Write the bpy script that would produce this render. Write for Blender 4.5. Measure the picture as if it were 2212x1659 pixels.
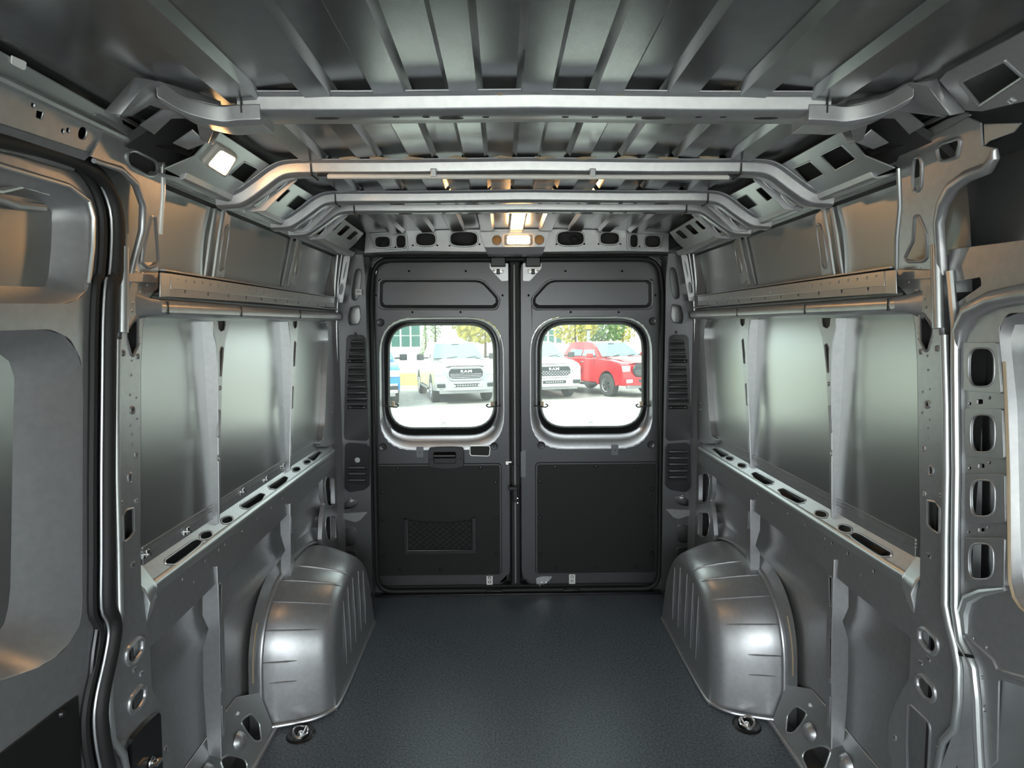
import bpy, bmesh, math, random
from mathutils import Vector, Matrix
from mathutils.geometry import delaunay_2d_cdt
random.seed(7)
S = bpy.context.scene
COL = S.collection
for o in list(bpy.data.objects): bpy.data.objects.remove(o)

# ------------------------------------------------------------------ camera
FPX, CX, CY = 1300.0, 1106.0, 829.5
PITCH, YAW, ROLL = math.radians(5.63), math.radians(.86), math.radians(-.29)
CAM = Vector((-.069, 0, 1.435))
cp, sp, cw, sw = math.cos(PITCH), math.sin(PITCH), math.cos(YAW), math.sin(YAW)
FW = Vector((sw*cp, cw*cp, -sp)); RT = Vector((cw, -sw, 0)); UP = RT.cross(FW)
cr, sr = math.cos(ROLL), math.sin(ROLL)
RT, UP = cr*RT + sr*UP, cr*UP - sr*RT
cd = bpy.data.cameras.new('camera'); cd.sensor_width = 36; cd.lens = FPX*36/2212; cd.clip_start = .02; cd.clip_end = 600
co = bpy.data.objects.new('camera', cd); COL.objects.link(co); S.camera = co
co.matrix_world = Matrix(((RT.x, UP.x, -FW.x, CAM.x), (RT.y, UP.y, -FW.y, CAM.y), (RT.z, UP.z, -FW.z, CAM.z), (0, 0, 0, 1)))

# ------------------------------------------------------------------ light and exposure
W = bpy.data.worlds.new('sky'); S.world = W; W.use_nodes = True
nt = W.node_tree; nt.nodes.clear()
wo = nt.nodes.new('ShaderNodeOutputWorld'); bg = nt.nodes.new('ShaderNodeBackground')
bg.inputs[0].default_value = (.90, .97, 1.0, 1); bg.inputs[1].default_value = 5.5
nt.links.new(bg.outputs[0], wo.inputs[0])
sd = bpy.data.lights.new('sun', 'SUN'); sd.energy = 9.0; sd.angle = math.radians(3); sd.color = (1, .96, .88)
so = bpy.data.objects.new('sun', sd); COL.objects.link(so); so.rotation_euler = (math.radians(28), math.radians(-38), 0)
S.view_settings.view_transform = 'Standard'; S.view_settings.look = 'None'
S.view_settings.exposure = 0.65; S.view_settings.gamma = 1; S.view_settings.use_curve_mapping = False
S.cycles.max_bounces = 10; S.cycles.diffuse_bounces = 6; S.cycles.glossy_bounces = 6; S.cycles.transparent_max_bounces = 8
S.cycles.sample_clamp_indirect = 6
def portal(name, loc, rot, sx, sy):
    l = bpy.data.lights.new(name, 'AREA'); l.shape = 'RECTANGLE'; l.size = sx; l.size_y = sy; l.cycles.is_portal = True
    o = bpy.data.objects.new(name, l); COL.objects.link(o); o.location = loc; o.rotation_euler = rot
portal('windshield_portal', (0, -1.93, 1.36), (math.radians(-90), 0, math.radians(180)), 1.8, .95)
portal('rear_glass_portal', (-.39, 3.24, 1.16), (math.radians(-90), 0, 0), .56, .56)
portal('rear_glass_portal', (.40, 3.24, 1.16), (math.radians(-90), 0, 0), .56, .56)

# ------------------------------------------------------------------ pixel rays (photo 2212 x 1659) to places in the van
def ray(x, y): return RT*((x-CX)/FPX) - UP*((y-CY)/FPX) + FW
def onplane(p, p0, n):
    d = ray(*p); return CAM + d*((p0-CAM).dot(n)/d.dot(n))
def plX(v): return (Vector((v, 0, 0)), Vector((1, 0, 0)))
def plY(v): return (Vector((0, v, 0)), Vector((0, 1, 0)))
def plZ(v): return (Vector((0, 0, v)), Vector((0, 0, 1)))
def plL(x0, z0, x1, z1):           # a plane that runs along the van, through two points of its cross-section
    return (Vector((x0, 0, z0)), Vector((z1-z0, 0, -(x1-x0))).normalized())
ZO = dict(A=(0, 0), B=(0, 550), C=(0, 1059), D=(700, 480), E=(700, 900), F=(1412, 0), G=(1412, 550), H=(1412, 1059), I=(500, 150))
def zz(k, pts): return [(ZO[k][0]+x/2.765, ZO[k][1]+y/2.765) for x, y in pts]
def mz(k, pts): return zz(k, pts)

# ------------------------------------------------------------------ materials
MATS = {}
def mat(name, base, metallic=0., rough=.5, emit=None, es=0., noise=None, bump=None, coat=0., spec=.5, trans=0.):
    m = bpy.data.materials.new(name); m.use_nodes = True; n = m.node_tree.nodes; L = m.node_tree.links
    b = n['Principled BSDF']; b.inputs['Base Color'].default_value = (*base, 1); b.inputs['Metallic'].default_value = metallic
    b.inputs['Roughness'].default_value = rough; b.inputs['Coat Weight'].default_value = coat; b.inputs['Specular IOR Level'].default_value = spec
    b.inputs['Transmission Weight'].default_value = trans
    if emit: b.inputs['Emission Color'].default_value = (*emit, 1); b.inputs['Emission Strength'].default_value = es
    tc = n.new('ShaderNodeTexCoord')
    if noise:
        sc, lo, hi, det = noise
        t = n.new('ShaderNodeTexNoise'); t.inputs['Scale'].default_value = sc; t.inputs['Detail'].default_value = det
        r = n.new('ShaderNodeValToRGB'); r.color_ramp.elements[0].position = .3; r.color_ramp.elements[1].position = .7
        r.color_ramp.elements[0].color = (*[c*lo for c in base], 1); r.color_ramp.elements[1].color = (*[min(1, c*hi) for c in base], 1)
        L.new(tc.outputs['Object'], t.inputs['Vector']); L.new(t.outputs['Fac'], r.inputs[0]); L.new(r.outputs[0], b.inputs['Base Color'])
    if bump:
        sc, st, dist = bump
        t = n.new('ShaderNodeTexNoise'); t.inputs['Scale'].default_value = sc; t.inputs['Detail'].default_value = 3
        k = n.new('ShaderNodeBump'); k.inputs['Strength'].default_value = st; k.inputs['Distance'].default_value = dist
        L.new(tc.outputs['Object'], t.inputs['Vector']); L.new(t.outputs['Fac'], k.inputs['Height']); L.new(k.outputs[0], b.inputs['Normal'])
    MATS[name] = m; return m
mat('paint', (.46, .465, .475), .72, .34, noise=(60, .95, 1.05, 2), bump=(9, .06, .004))
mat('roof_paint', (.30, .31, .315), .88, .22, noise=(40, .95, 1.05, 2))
mat('skin_paint', (.50, .515, .51), .88, .29, bump=(4, .10, .006))
mat('door_paint', (.085, .086, .09), .5, .30, bump=(9, .05, .004))
mat('jamb_paint', (.15, .153, .158), .6, .32, bump=(9, .05, .004))
mat('zinc', (.55, .57, .57), .75, .33)
mat('chrome', (.85, .85, .85), 1, .16)
mat('bare_steel', (.75, .74, .70), .9, .3)
mat('black_plastic', (.012, .0125, .0135), 0, .27, bump=(300, .08, .0005))
mat('vent_plastic_lit', (.075, .078, .082), 0, .28)  # lighter copy of the black plastic: highlight on louvre ridges put in colour
mat('rubber', (.012, .012, .012), 0, .6, bump=(120, .3, .001))
mat('black_gloss', (.01, .01, .011), 0, .22)
mat('hardboard', (.013, .0135, .0128), 0, .55, noise=(500, .8, 1.25, 2), bump=(500, .12, .0006), spec=.35)
mat('net_cord', (.01, .01, .01), 0, .7)
mat('cavity_shade', (.05, .05, .05), .2, .7)  # dark tone for joints, and for shade painted inside hollows
mat('seam_sealer', (.42, .33, .22), 0, .6)
mat('pale_plastic', (.72, .70, .66), 0, .4)
mat('tag_white', (.8, .8, .78), 0, .5)
mat('amber', (.6, .3, .08), 0, .4)
mat('lamp_lens', (1, .9, .75), 0, .4, emit=(1, .53, .20), es=62)
mat('lamp_bezel', (.62, .58, .52), 0, .45)
mat('beige_clip', (.62, .48, .34), 0, .5)
mat('floor_mat', (.098, .117, .135), 0, .36, noise=(130, .45, 1.7, 8), bump=(260, .35, .0012), spec=.55)
mat('van_white', (.5, .5, .5), 0, .5)
mat('asphalt', (.44, .44, .40), 0, .9, noise=(3, .85, 1.15, 5))
mat('grass', (.46, .50, .10), 0, .9, noise=(1.5, .8, 1.2, 4))
mat('concrete', (.60, .56, .48), 0, .9)
mat('truck_silver', (.46, .47, .48), .3, .3, coat=.4)
mat('truck_white', (.62, .62, .62), 0, .3, coat=.4)
mat('truck_red', (.62, .018, .03), 0, .25, coat=.8)
mat('truck_blue', (.02, .22, .62), 0, .25, coat=.8)
mat('tyre', (.05, .05, .05), 0, .8)
mat('truck_glass', (.20, .34, .36), 0, .08)
mat('truck_dark', (.035, .042, .048), 0, .4)
mat('headlamp', (.8, .82, .85), .2, .15)
mat('leaf_green', (.10, .20, .03), 0, .7, noise=(2, .7, 1.5, 3))
mat('leaf_yellow', (.40, .36, .03), 0, .7, noise=(2, .75, 1.3, 3))
mat('bark', (.12, .09, .06), 0, .9)
mat('bldg_white', (.75, .75, .73), 0, .8)
mat('bldg_glass', (.05, .15, .13), 0, .15)
mat('sign_yellow', (.75, .6, .02), 0, .5)
mat('sign_grey', (.30, .30, .31), 0, .5)
mat('sign_script', (.12, .10, .10), 0, .6)
# clear green glass: added tint dims the outside, translucent mix imitates lens glare
gm = bpy.data.materials.new('window_glass'); gm.use_nodes = True; n = gm.node_tree.nodes; L = gm.node_tree.links; n.clear()
go = n.new('ShaderNodeOutputMaterial'); tr = n.new('ShaderNodeBsdfTransparent'); tr.inputs[0].default_value = (.52, .55, .53, 1)
tl = n.new('ShaderNodeBsdfTranslucent'); tl.inputs[0].default_value = (.95, 1, .97, 1); gl = n.new('ShaderNodeBsdfGlossy'); gl.inputs['Roughness'].default_value = .05
m1 = n.new('ShaderNodeMixShader'); m1.inputs[0].default_value = .016; m2 = n.new('ShaderNodeMixShader'); m2.inputs[0].default_value = .03
L.new(tr.outputs[0], m1.inputs[1]); L.new(tl.outputs[0], m1.inputs[2]); L.new(m1.outputs[0], m2.inputs[1]); L.new(gl.outputs[0], m2.inputs[2]); L.new(m2.outputs[0], go.inputs[0])
MATS['window_glass'] = gm

# ------------------------------------------------------------------ mesh helpers
def rnd(pts, r, seg=4):
    out = []; N = len(pts)
    for i in range(N):
        p = Vector(pts[i]); a = Vector(pts[i-1]); b = Vector(pts[(i+1) % N])
        da, db = a-p, b-p; la, lb = da.length, db.length
        rr = min(r, la*.48, lb*.48)
        if rr < 1e-6: out.append(tuple(p)); continue
        p1, p2 = p+da/la*rr, p+db/lb*rr
        for k in range(seg+1):
            t = k/seg; out.append(tuple((1-t)**2*p1 + 2*t*(1-t)*p + t*t*p2))
    return out
def oval(cx, cy, w, h, rot=0, n=20, e=2.4):
    o = []; c, s = math.cos(math.radians(rot)), math.sin(math.radians(rot))
    for k in range(n):
        a = 2*math.pi*k/n; ca, sa = math.cos(a), math.sin(a)
        x = w/2*math.copysign(abs(ca)**(2/e), ca); y = h/2*math.copysign(abs(sa)**(2/e), sa)
        o.append((cx+x*c-y*s, cy+x*s+y*c))
    return o
def zoval(k, cx, cy, w, h, rot=0, n=18, e=2.4): return zz(k, oval(cx, cy, w, h, rot, n, e))
def inpoly(p, poly):
    x, y = p; c = False; j = len(poly)-1
    for i in range(len(poly)):
        xi, yi = poly[i]; xj, yj = poly[j]
        if (yi > y) != (yj > y) and x < (xj-xi)*(y-yi)/(yj-yi)+xi: c = not c
        j = i
    return c

class MB:
    def __init__(s): s.v = []; s.f = []
    def add(s, vs, fs):
        b = len(s.v); s.v += [tuple(v) for v in vs]; s.f += [tuple(b+i for i in f) for f in fs]; return s
    def box(s, c, d, rot=None):
        c = Vector(c); vs = []
        for x in (-.5, .5):
            for y in (-.5, .5):
                for z in (-.5, .5):
                    v = Vector((x*d[0], y*d[1], z*d[2])); vs.append(c + (rot @ v if rot else v))
        return s.add(vs, [(0, 1, 3, 2), (4, 6, 7, 5), (0, 4, 5, 1), (2, 3, 7, 6), (0, 2, 6, 4), (1, 5, 7, 3)])
    def tube(s, path, r, n=8, closed=False, cap=True):
        path = [Vector(p) for p in path]; N = len(path); rings = []; up = None
        for i, p in enumerate(path):
            if closed: t = path[(i+1) % N]-path[i-1]
            else: t = path[min(i+1, N-1)]-path[max(i-1, 0)]
            t.normalize()
            if up is None:
                a = Vector((0, 0, 1)) if abs(t.z) < .9 else Vector((1, 0, 0)); up = (a - t*a.dot(t)).normalized()
            else:
                up = up - t*up.dot(t)
                if up.length < 1e-6: up = t.orthogonal()
                up.normalize()
            w = t.cross(up); rr = r[i] if isinstance(r, (list, tuple)) else r
            rings.append([p + up*math.cos(2*math.pi*k/n)*rr + w*math.sin(2*math.pi*k/n)*rr for k in range(n)])
        b = len(s.v); s.v += [tuple(v) for rg in rings for v in rg]
        for i in range(N if closed else N-1):
            j = (i+1) % N
            for k in range(n): s.f.append((b+i*n+k, b+i*n+(k+1) % n, b+j*n+(k+1) % n, b+j*n+k))
        if not closed and cap: s.f.append(tuple(b+k for k in range(n-1, -1, -1))); s.f.append(tuple(b+(N-1)*n+k for k in range(n)))
        return s
    def loft(s, rings, closed_ring=True, cap=(False, False)):
        n = len(rings[0]); b = len(s.v); s.v += [tuple(v) for rg in rings for v in rg]
        for i in range(len(rings)-1):
            for k in range(n if closed_ring else n-1):
                s.f.append((b+i*n+k, b+i*n+(k+1) % n, b+(i+1)*n+(k+1) % n, b+(i+1)*n+k))
        if cap[0]: s.f.append(tuple(b+k for k in range(n-1, -1, -1)))
        if cap[1]: s.f.append(tuple(b+(len(rings)-1)*n+k for k in range(n)))
        return s
    def extrude_y(s, prof, y0, y1, cap=True):       # prof: (x, z) closed section
        return s.loft([[(x, y0, z) for x, z in prof], [(x, y1, z) for x, z in prof]], True, (cap, cap))
    def revolve(s, prof, c, axis='z', n=20):        # prof: (r, h)
        rings = []
        for k in range(n):
            a = 2*math.pi*k/n; ca, sa = math.cos(a), math.sin(a)
            rg = []
            for r, h in prof:
                q = {'z': (r*ca, r*sa, h), 'y': (r*ca, h, r*sa), 'x': (h, r*ca, r*sa)}[axis]
                rg.append((c[0]+q[0], c[1]+q[1], c[2]+q[2]))
            rings.append(rg)
        rings.append(rings[0]); return s.loft(rings, False)
    def plate(s, out3, holes3, thick, away=None, rim=0.0):
        """flat sheet from a 3D outline with holes; thickened away from the viewer"""
        p0 = Vector(out3[0]); nrm = Vector((0, 0, 0)); N = len(out3)
        for i in range(N): nrm += (Vector(out3[i])-p0).cross(Vector(out3[(i+1) % N])-p0)
        nrm.normalize()
        if nrm.dot(p0-CAM) < 0: nrm = -nrm
        if away is not None and nrm.dot(away) < 0: nrm = -nrm
        u = nrm.orthogonal().normalized(); v = nrm.cross(u)
        to2 = lambda p: ((Vector(p)-p0).dot(u), (Vector(p)-p0).dot(v))
        loops = [[to2(p) for p in out3]] + [[to2(p) for p in h] for h in holes3]
        pts = []; ed = []
        for lp in loops:
            b = len(pts); pts += [Vector(q) for q in lp]; ed += [(b+i, b+(i+1) % len(lp)) for i in range(len(lp))]
        vs, es, fs, *_ = delaunay_2d_cdt(pts, ed, [], 0, 1e-5)
        keep = []
        for f in fs:
            c = (sum(vs[i].x for i in f)/len(f), sum(vs[i].y for i in f)/len(f))
            if inpoly(c, loops[0]) and not any(inpoly(c, h) for h in loops[1:]): keep.append(tuple(f))
        b = len(s.v); M = len(vs)
        front = [p0+u*q.x+v*q.y for q in vs]
        s.v += [tuple(q) for q in front]
        if thick:
            s.v += [tuple(q+nrm*thick) for q in front]
        cnt = {}
        for f in keep:
            s.f.append(tuple(b+i for i in f))
            if thick: s.f.append(tuple(b+M+i for i in reversed(f)))
            for i in range(len(f)):
                a, c = f[i], f[(i+1) % len(f)]; cnt.setdefault((min(a, c), max(a, c)), []).append((a, c))
        if thick:
            for k, l in cnt.items():
                if len(l) == 1: a, c = l[0]; s.f.append((b+c, b+a, b+M+a, b+M+c))
        if rim:
            for h in holes3: s.tube(h, rim, 6, True)
        return s
    def mirror(s):
        m = MB(); m.v = [(-x, y, z) for x, y, z in s.v]; m.f = [tuple(reversed(f)) for f in s.f]; return m

def obj(name, mb, m, parent=None, bevel=0, smooth=True, angle=38, label=None, kind=None, cat=None, group=None):
    me = bpy.data.meshes.new(name); me.from_pydata(mb.v, [], mb.f); me.validate()
    bm = bmesh.new(); bm.from_mesh(me); bmesh.ops.remove_doubles(bm, verts=bm.verts, dist=1e-5)
    bmesh.ops.recalc_face_normals(bm, faces=bm.faces); bm.to_mesh(me); bm.free()
    me.materials.append(MATS[m])
    if smooth: me.shade_smooth(); me.set_sharp_from_angle(angle=math.radians(angle))
    o = bpy.data.objects.new(name, me); COL.objects.link(o); o.parent = parent
    if bevel:
        b = o.modifiers.new('bevel', 'BEVEL'); b.width = bevel; b.segments = 2; b.limit_method = 'ANGLE'; b.angle_limit = math.radians(40); b.harden_normals = False
    if label: o['label'] = label
    if kind: o['kind'] = kind
    if cat: o['category'] = cat
    if group: o['group'] = group
    return o
def thing(name, label=None, cat=None, loc=(0, 0, 0), kind=None, group=None):
    o = bpy.data.objects.new(name, None); COL.objects.link(o); o.location = loc; o.empty_display_size = .1
    if label: o['label'] = label
    if cat: o['category'] = cat
    if kind: o['kind'] = kind
    if group: o['group'] = group
    return o
def tr(pts, pl): return [onplane(p, *pl) for p in pts]
def pplate(out, holes, pl, thick=.004, rim=0.0, mb=None):
    mb = mb or MB(); return mb.plate(tr(out, pl), [tr(h, pl) for h in holes], thick, None, rim)
def both(name, mb, m, sub=None, **k):
    """the right-hand piece as traced and its mirror image on the left wall"""
    a = obj(name, mb, m, sub[1] if sub else WR, **k); b = obj(name, mb.mirror(), m, sub[0] if sub else WL, **k); return b, a
def ringfit(n, pts):
    """resample a closed loop to n points, starting at its first point"""
    P = [Vector(p) for p in pts]; P.append(P[0]); ls = [0]
    for i in range(len(P)-1): ls.append(ls[-1]+(P[i+1]-P[i]).length)
    out = []; T = ls[-1]; j = 0
    for k in range(n):
        t = T*k/n
        while ls[j+1] < t: j += 1
        q = (t-ls[j])/max(1e-9, ls[j+1]-ls[j]); out.append(P[j].lerp(P[j+1], q))
    return out

# ================================================================== THE VAN BODY
WL = thing('wall_left', kind='structure'); WR = thing('wall_right', kind='structure')
WB = thing('wall_rear', kind='structure')
DOORY = 3.13
# ---- floor
fb = MB().box((0, .55, -.02), (1.80, 5.1, .04))
obj('floor', fb, 'floor_mat', kind='structure', bevel=.003)
# ---- ceiling: pressed roof skin with lengthwise ribs, flat where it crosses each bow
EDG = [.034, .11, .174, .25, .32, .395, .457, .54, .606]
def roof_profile(a):
    pts = []
    ed = sorted([-e for e in EDG] + EDG)
    low = lambda x: sum(1 for e in ed if e < x) % 2 == 1
    zc = lambda x: 1.901 - .024*(abs(x)/.75)**2.2
    st = .016*a
    pts.append((-.97, zc(.75)-.10)); pts.append((-.90, zc(.75)-.045)); pts.append((-.84, zc(.75)-.012)); pts.append((-.75, zc(-.75)))
    for e in ed:
        l0, l1 = low(e-.01), low(e+.01)
        # (the outermost band on each side is high)
        pts.append((e-.0055, zc(e) - (0 if not l0 else st))); pts.append((e+.0055, zc(e) - (0 if not l1 else st)))
    pts.append((.75, zc(.75))); pts.append((.84, zc(.75)-.012)); pts.append((.90, zc(.75)-.045)); pts.append((.97, zc(.75)-.10))
    return pts
BOWY = [-.55, .35, 1.27, 1.70, 2.08, 2.25, 2.98]
ys = [(-1.75, 1)]
for b in BOWY: ys += [(b-.030, 1), (b-.016, 0), (b+.016, 0), (b+.030, 1)]
ys.append((3.05, 0))
rows = [[(x, y, z) for x, z in roof_profile(a)] for y, a in ys]
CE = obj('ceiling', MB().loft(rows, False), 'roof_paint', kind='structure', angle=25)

# ---- outer shell (seen only through cut-outs; keeps daylight out)
sh = MB()
for sx in (-1, 1):
    sh.box((sx*1.035, 1.22, .70), (.02, 4.0, 2.6)); sh.box((sx*1.035, -1.35, -.2), (.02, 1.2, .5)); sh.box((sx*1.035, -1.35, 1.82), (.02, 1.2, .36)); sh.box((sx*1.035, -1.90, .9), (.02, .12, 1.9))  # unseen cab door openings left open for more low daylight inside
sh.box((0, .65, 1.99), (2.09, 5.2, .02)); sh.box((0, .62, -.30), (2.09, 5.2, .02)); sh.box((0, .62, -.07), (2.09, 5.2, .04))
obj('outer_shell', sh, 'van_white', WR)
ft = MB(); ft.box((0, -1.96, .28), (2.09, .04, 1.2)); ft.box((0, -1.96, 1.92), (2.09, .04, .14))
for sx in (-1, 1): ft.box((sx*.98, -1.96, 1.35), (.12, .04, 1.1))
obj('wall_front', ft, 'van_white', kind='structure')

# ---- roof bows
def bow(y, zb, hw, ends, w=.062, h=.028):
    path = [(-x, z) for x, z in reversed(ends)] + [(-.35, zb), (0, zb+.004), (.35, zb)] + ends
    prof = [(-w/2-.016, h), (-w/2-.014, h-.004), (-w/2, h-.006), (-w/2+.004, .006), (-w/2+.012, 0), (w/2-.012, 0), (w/2-.004, .006), (w/2, h-.006), (w/2+.014, h-.004), (w/2+.016, h)]
    rings = []
    P = [Vector((x, 0, z)) for x, z in path]
    for i, p in enumerate(P):
        t = (P[min(i+1, len(P)-1)]-P[max(i-1, 0)]).normalized(); nn = Vector((-t.z, 0, t.x))
        rings.append([p + nn*c + Vector((0, y+a, 0)) for a, c in prof])
    return MB().loft(rings, True, (True, True))
def smooth_path(pts, n=4):
    out = []; P = [Vector(p) for p in pts]
    for i in range(len(P)-1):
        p0 = P[max(i-1, 0)]; p1, p2 = P[i], P[i+1]; p3 = P[min(i+2, len(P)-1)]
        for k in range(n):
            t = k/n; out.append(tuple(.5*((2*p1)+(-p0+p2)*t+(2*p0-5*p1+4*p2-p3)*t*t+(-p0+3*p1-3*p2+p3)*t**3)))
    out.append(tuple(P[-1])); return out
END = smooth_path([(.58, 1.840), (.635, 1.838), (.665, 1.829), (.70, 1.805), (.745, 1.774), (.775, 1.759), (.80, 1.755), (.84, 1.753)], 3)
E1 = [(.50, 1.851), (.56, 1.851), (.585, 1.851)]
BW = []
for y, ends, zb, w in ((1.27, E1, 1.851, .085), (1.70, END, 1.840, .06), (2.08, END, 1.840, .055), (2.25, END, 1.839, .055), (.35, END, 1.868, .06), (-.55, END, 1.868, .06)):
    o = obj('roof_bow', bow(y, zb, .8, ends, w, .035 if y < 1.5 else .036), 'paint', CE, bevel=.0015); BW.append(o)
# seams, slots and the sealant beads on the bows
for o, y, zb, xs in ((BW[0], 1.27, 1.851, .575), (BW[1], 1.70, 1.839, .58), (BW[2], 2.08, 1.839, .62), (BW[3], 2.25, 1.838, .60)):
    for sx in (-1, 1):
        obj('joint', MB().box((sx*xs, y, zb+.013), (.003, .065 if y > 1.3 else .09, .031)), 'cavity_shade', o)
    for x in (-.28, -.22, -.16, -.10, .06, .12, .19, .33, .38):
        obj('slot', MB().plate([(x+a, y-.012+b, zb-.0006) for a, b in oval(0, 0, .014, .008, 0, 10)], [], .001), 'cavity_shade', o, smooth=False)
    for x in (-.17, .24, -.42, .47):
        obj('slot', MB().plate([(x+a, y-.005+b, zb-.0006) for a, b in oval(0, 0, .05, .013, 0, 14)], [], .001), 'cavity_shade', o, smooth=False)
for y in (1.70, 1.27):
    for k, x in enumerate((-.50, -.42, -.33, -.21, -.09, .02, .13, .24, .35, .46)):
        if y < 1.5 and k % 2: continue
        pth = [(x+i*.018, y-.044, 1.878 + random.uniform(-.002, .003) + (.008 if y < 1.5 else 0)) for i in range(4)]
        obj('sealant_bead', MB().tube(pth, [.0015, .0045, .0035, .0015], 6), 'seam_sealer', CE)

# deep webs behind the bow ends, with their long oval holes
wbp = zz('F', [(560, 1000), (660, 1015), (730, 1040), (905, 1225), (885, 1262), (780, 1252), (680, 1152), (600, 1078)]); wbh = [zoval('F', 690, 1095, 105, 36, 42), zoval('F', 806, 1190, 118, 42, 46)]
for k, y in ((1, 1.70), (2, 2.08), (3, 2.25)):
    dv = Vector((0, y-1.70, 0)); pl = plY(1.728)
    wm = MB().plate([p+dv for p in tr(wbp, pl)], [[p+dv for p in tr(h, pl)] for h in wbh], .003, Vector((0, 1, 0)), .003)
    obj('bow_web', wm, 'paint', BW[k], bevel=.001); obj('bow_web', wm.mirror(), 'paint', BW[k], bevel=.001)

# ---- the pale tube under the second bow
tb = thing('cargo_tube', 'long pale grey plastic tube clipped crosswise under the second roof bow', 'tube', (0, 1.655, 1.842))
a, b = onplane((708, 381), *plY(1.655)), onplane((1574, 383), *plY(1.655))
L0 = Vector((0, 1.655, 1.842))
obj('tube_body', MB().tube([a-L0, b-L0], .0065, 12), 'pale_plastic', tb)
for q, sx in ((a, -1), (b, 1)):
    obj('end_clip', MB().box(Vector((q.x+sx*.012, q.y, q.z+.004))-L0, (.03, .012, .007)), 'black_plastic', tb, bevel=.002)
for px in (937, 1280): 
    q = onplane((px, 374), *plY(1.655)); obj('strap', MB().box(q-L0, (.016, .016, .022)), 'zinc', tb, bevel=.002)

# ---- cove panels between the bows, with square cut-outs
COVE = plL(.675, 1.868, .80, 1.778)
def cove_hole(k, pts): return rnd(zz(k, pts), 3, 3)
cov1 = pplate(zz('F', [(760, 985), (1140, 775), (1260, 930), (1440, 1005), (1000, 1195), (940, 1180), (840, 1090)]), [cove_hole('F', [(835, 1005), (935, 962), (1020, 1040), (915, 1093)]), cove_hole('F', [(995, 928), (1120, 865), (1212, 950), (1085, 1018)])], COVE, .003, .0025)
CL1 = MB().plate([(-x, y, z) for x, y, z in tr(zz('F', [(760, 985), (1140, 775), (1260, 930), (1440, 1005), (1000, 1195), (940, 1180), (840, 1090)]), COVE)], [[(-x, y, z) for x, y, z in tr(cove_hole('F', [(835, 1005), (935, 962), (1020, 1040), (915, 1093)]), COVE)]], .003, Vector((-1, 0, 1)), .0025)
obj('cove_panel', cov1, 'zinc', WR, bevel=.001); obj('cove_panel', CL1, 'zinc', WL, bevel=.001)
cov2 = pplate(zz('F', [(455, 1165), (640, 1070), (700, 1090), (880, 1245), (640, 1330), (580, 1300)]), [cove_hole('F', [(492, 1190), (555, 1160), (620, 1225), (553, 1258)]), cove_hole('F', [(610, 1133), (678, 1097), (742, 1165), (680, 1203)])], COVE, .003, .002)
both('cove_panel', cov2, 'zinc', bevel=.001)
cov3 = pplate(zz('F', [(320, 1250), (370, 1225), (480, 1330), (410, 1370)]), [cove_hole('F', [(350, 1260), (385, 1250), (442, 1310), (405, 1322)])], COVE, .003)
both('cove_panel', cov3, 'paint', bevel=.001)
cov4 = pplate(zz('F', [(95, 1390), (260, 1290), (380, 1400), (200, 1500), (140, 1450)]), [cove_hole('F', [(128, 1388), (155, 1372), (206, 1420), (175, 1430)]), cove_hole('F', [(185, 1355), (215, 1338), (270, 1393), (240, 1405)]), cove_hole('F', [(245, 1325), (272, 1312), (318, 1362), (293, 1374)])], COVE, .003)
both('cove_panel', cov4, 'paint', bevel=.001)
# gutter under the coves and cavity lining behind them
gut = MB().extrude_y([(.788, 1.790), (.796, 1.772), (.806, 1.768), (.85, 1.778), (.905, 1.790), (.905, 1.796), (.85, 1.785), (.808, 1.775), (.800, 1.778), (.794, 1.794)], 1.43, 3.0)
gut.tube([(.866, 1.42, 1.780), (.866, 3.0, 1.780)], .005, 6).tube([(.884, 1.42, 1.782), (.884, 3.0, 1.782)], .004, 6)
both('gutter', gut, 'paint', bevel=.001)
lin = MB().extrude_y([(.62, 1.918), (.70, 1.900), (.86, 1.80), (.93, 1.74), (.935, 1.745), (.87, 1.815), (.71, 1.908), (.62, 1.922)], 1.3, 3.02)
both('cavity_lining', lin, 'cavity_shade')

# ---- outer skins between the ribs
def skin(y0, y1, z0, z1, x0, x1, bulge, ny=10, nz=8):
    rows = []
    for i in range(ny+1):
        y = y0+(y1-y0)*i/ny
        rows.append([(x0+(x1-x0)*j/nz + bulge*math.sin(math.pi*j/nz), y, z0+(z1-z0)*j/nz) for j in range(nz+1)])
    return MB().loft(rows, False)
for ya, yb in ((1.28, 1.765), (1.765, 2.375), (2.375, 3.03)):
    both('side_skin', skin(ya, yb, .84, 1.475, .931, .931, -.003), 'skin_paint')
    both('upper_skin', skin(ya, yb, 1.50, 1.815, .930, .885, .008), 'skin_paint')
lsp = [(.968, 0), (.966, .25), (.964, .47), (.950, .515), (.948, .56), (.960, .60), (.958, .70), (.955, .80)]
both('lower_skin', MB().loft([[(x, y, z) for x, z in lsp] for y in (1.28, 1.77, 2.37, 3.03)], False), 'paint', angle=60)
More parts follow.
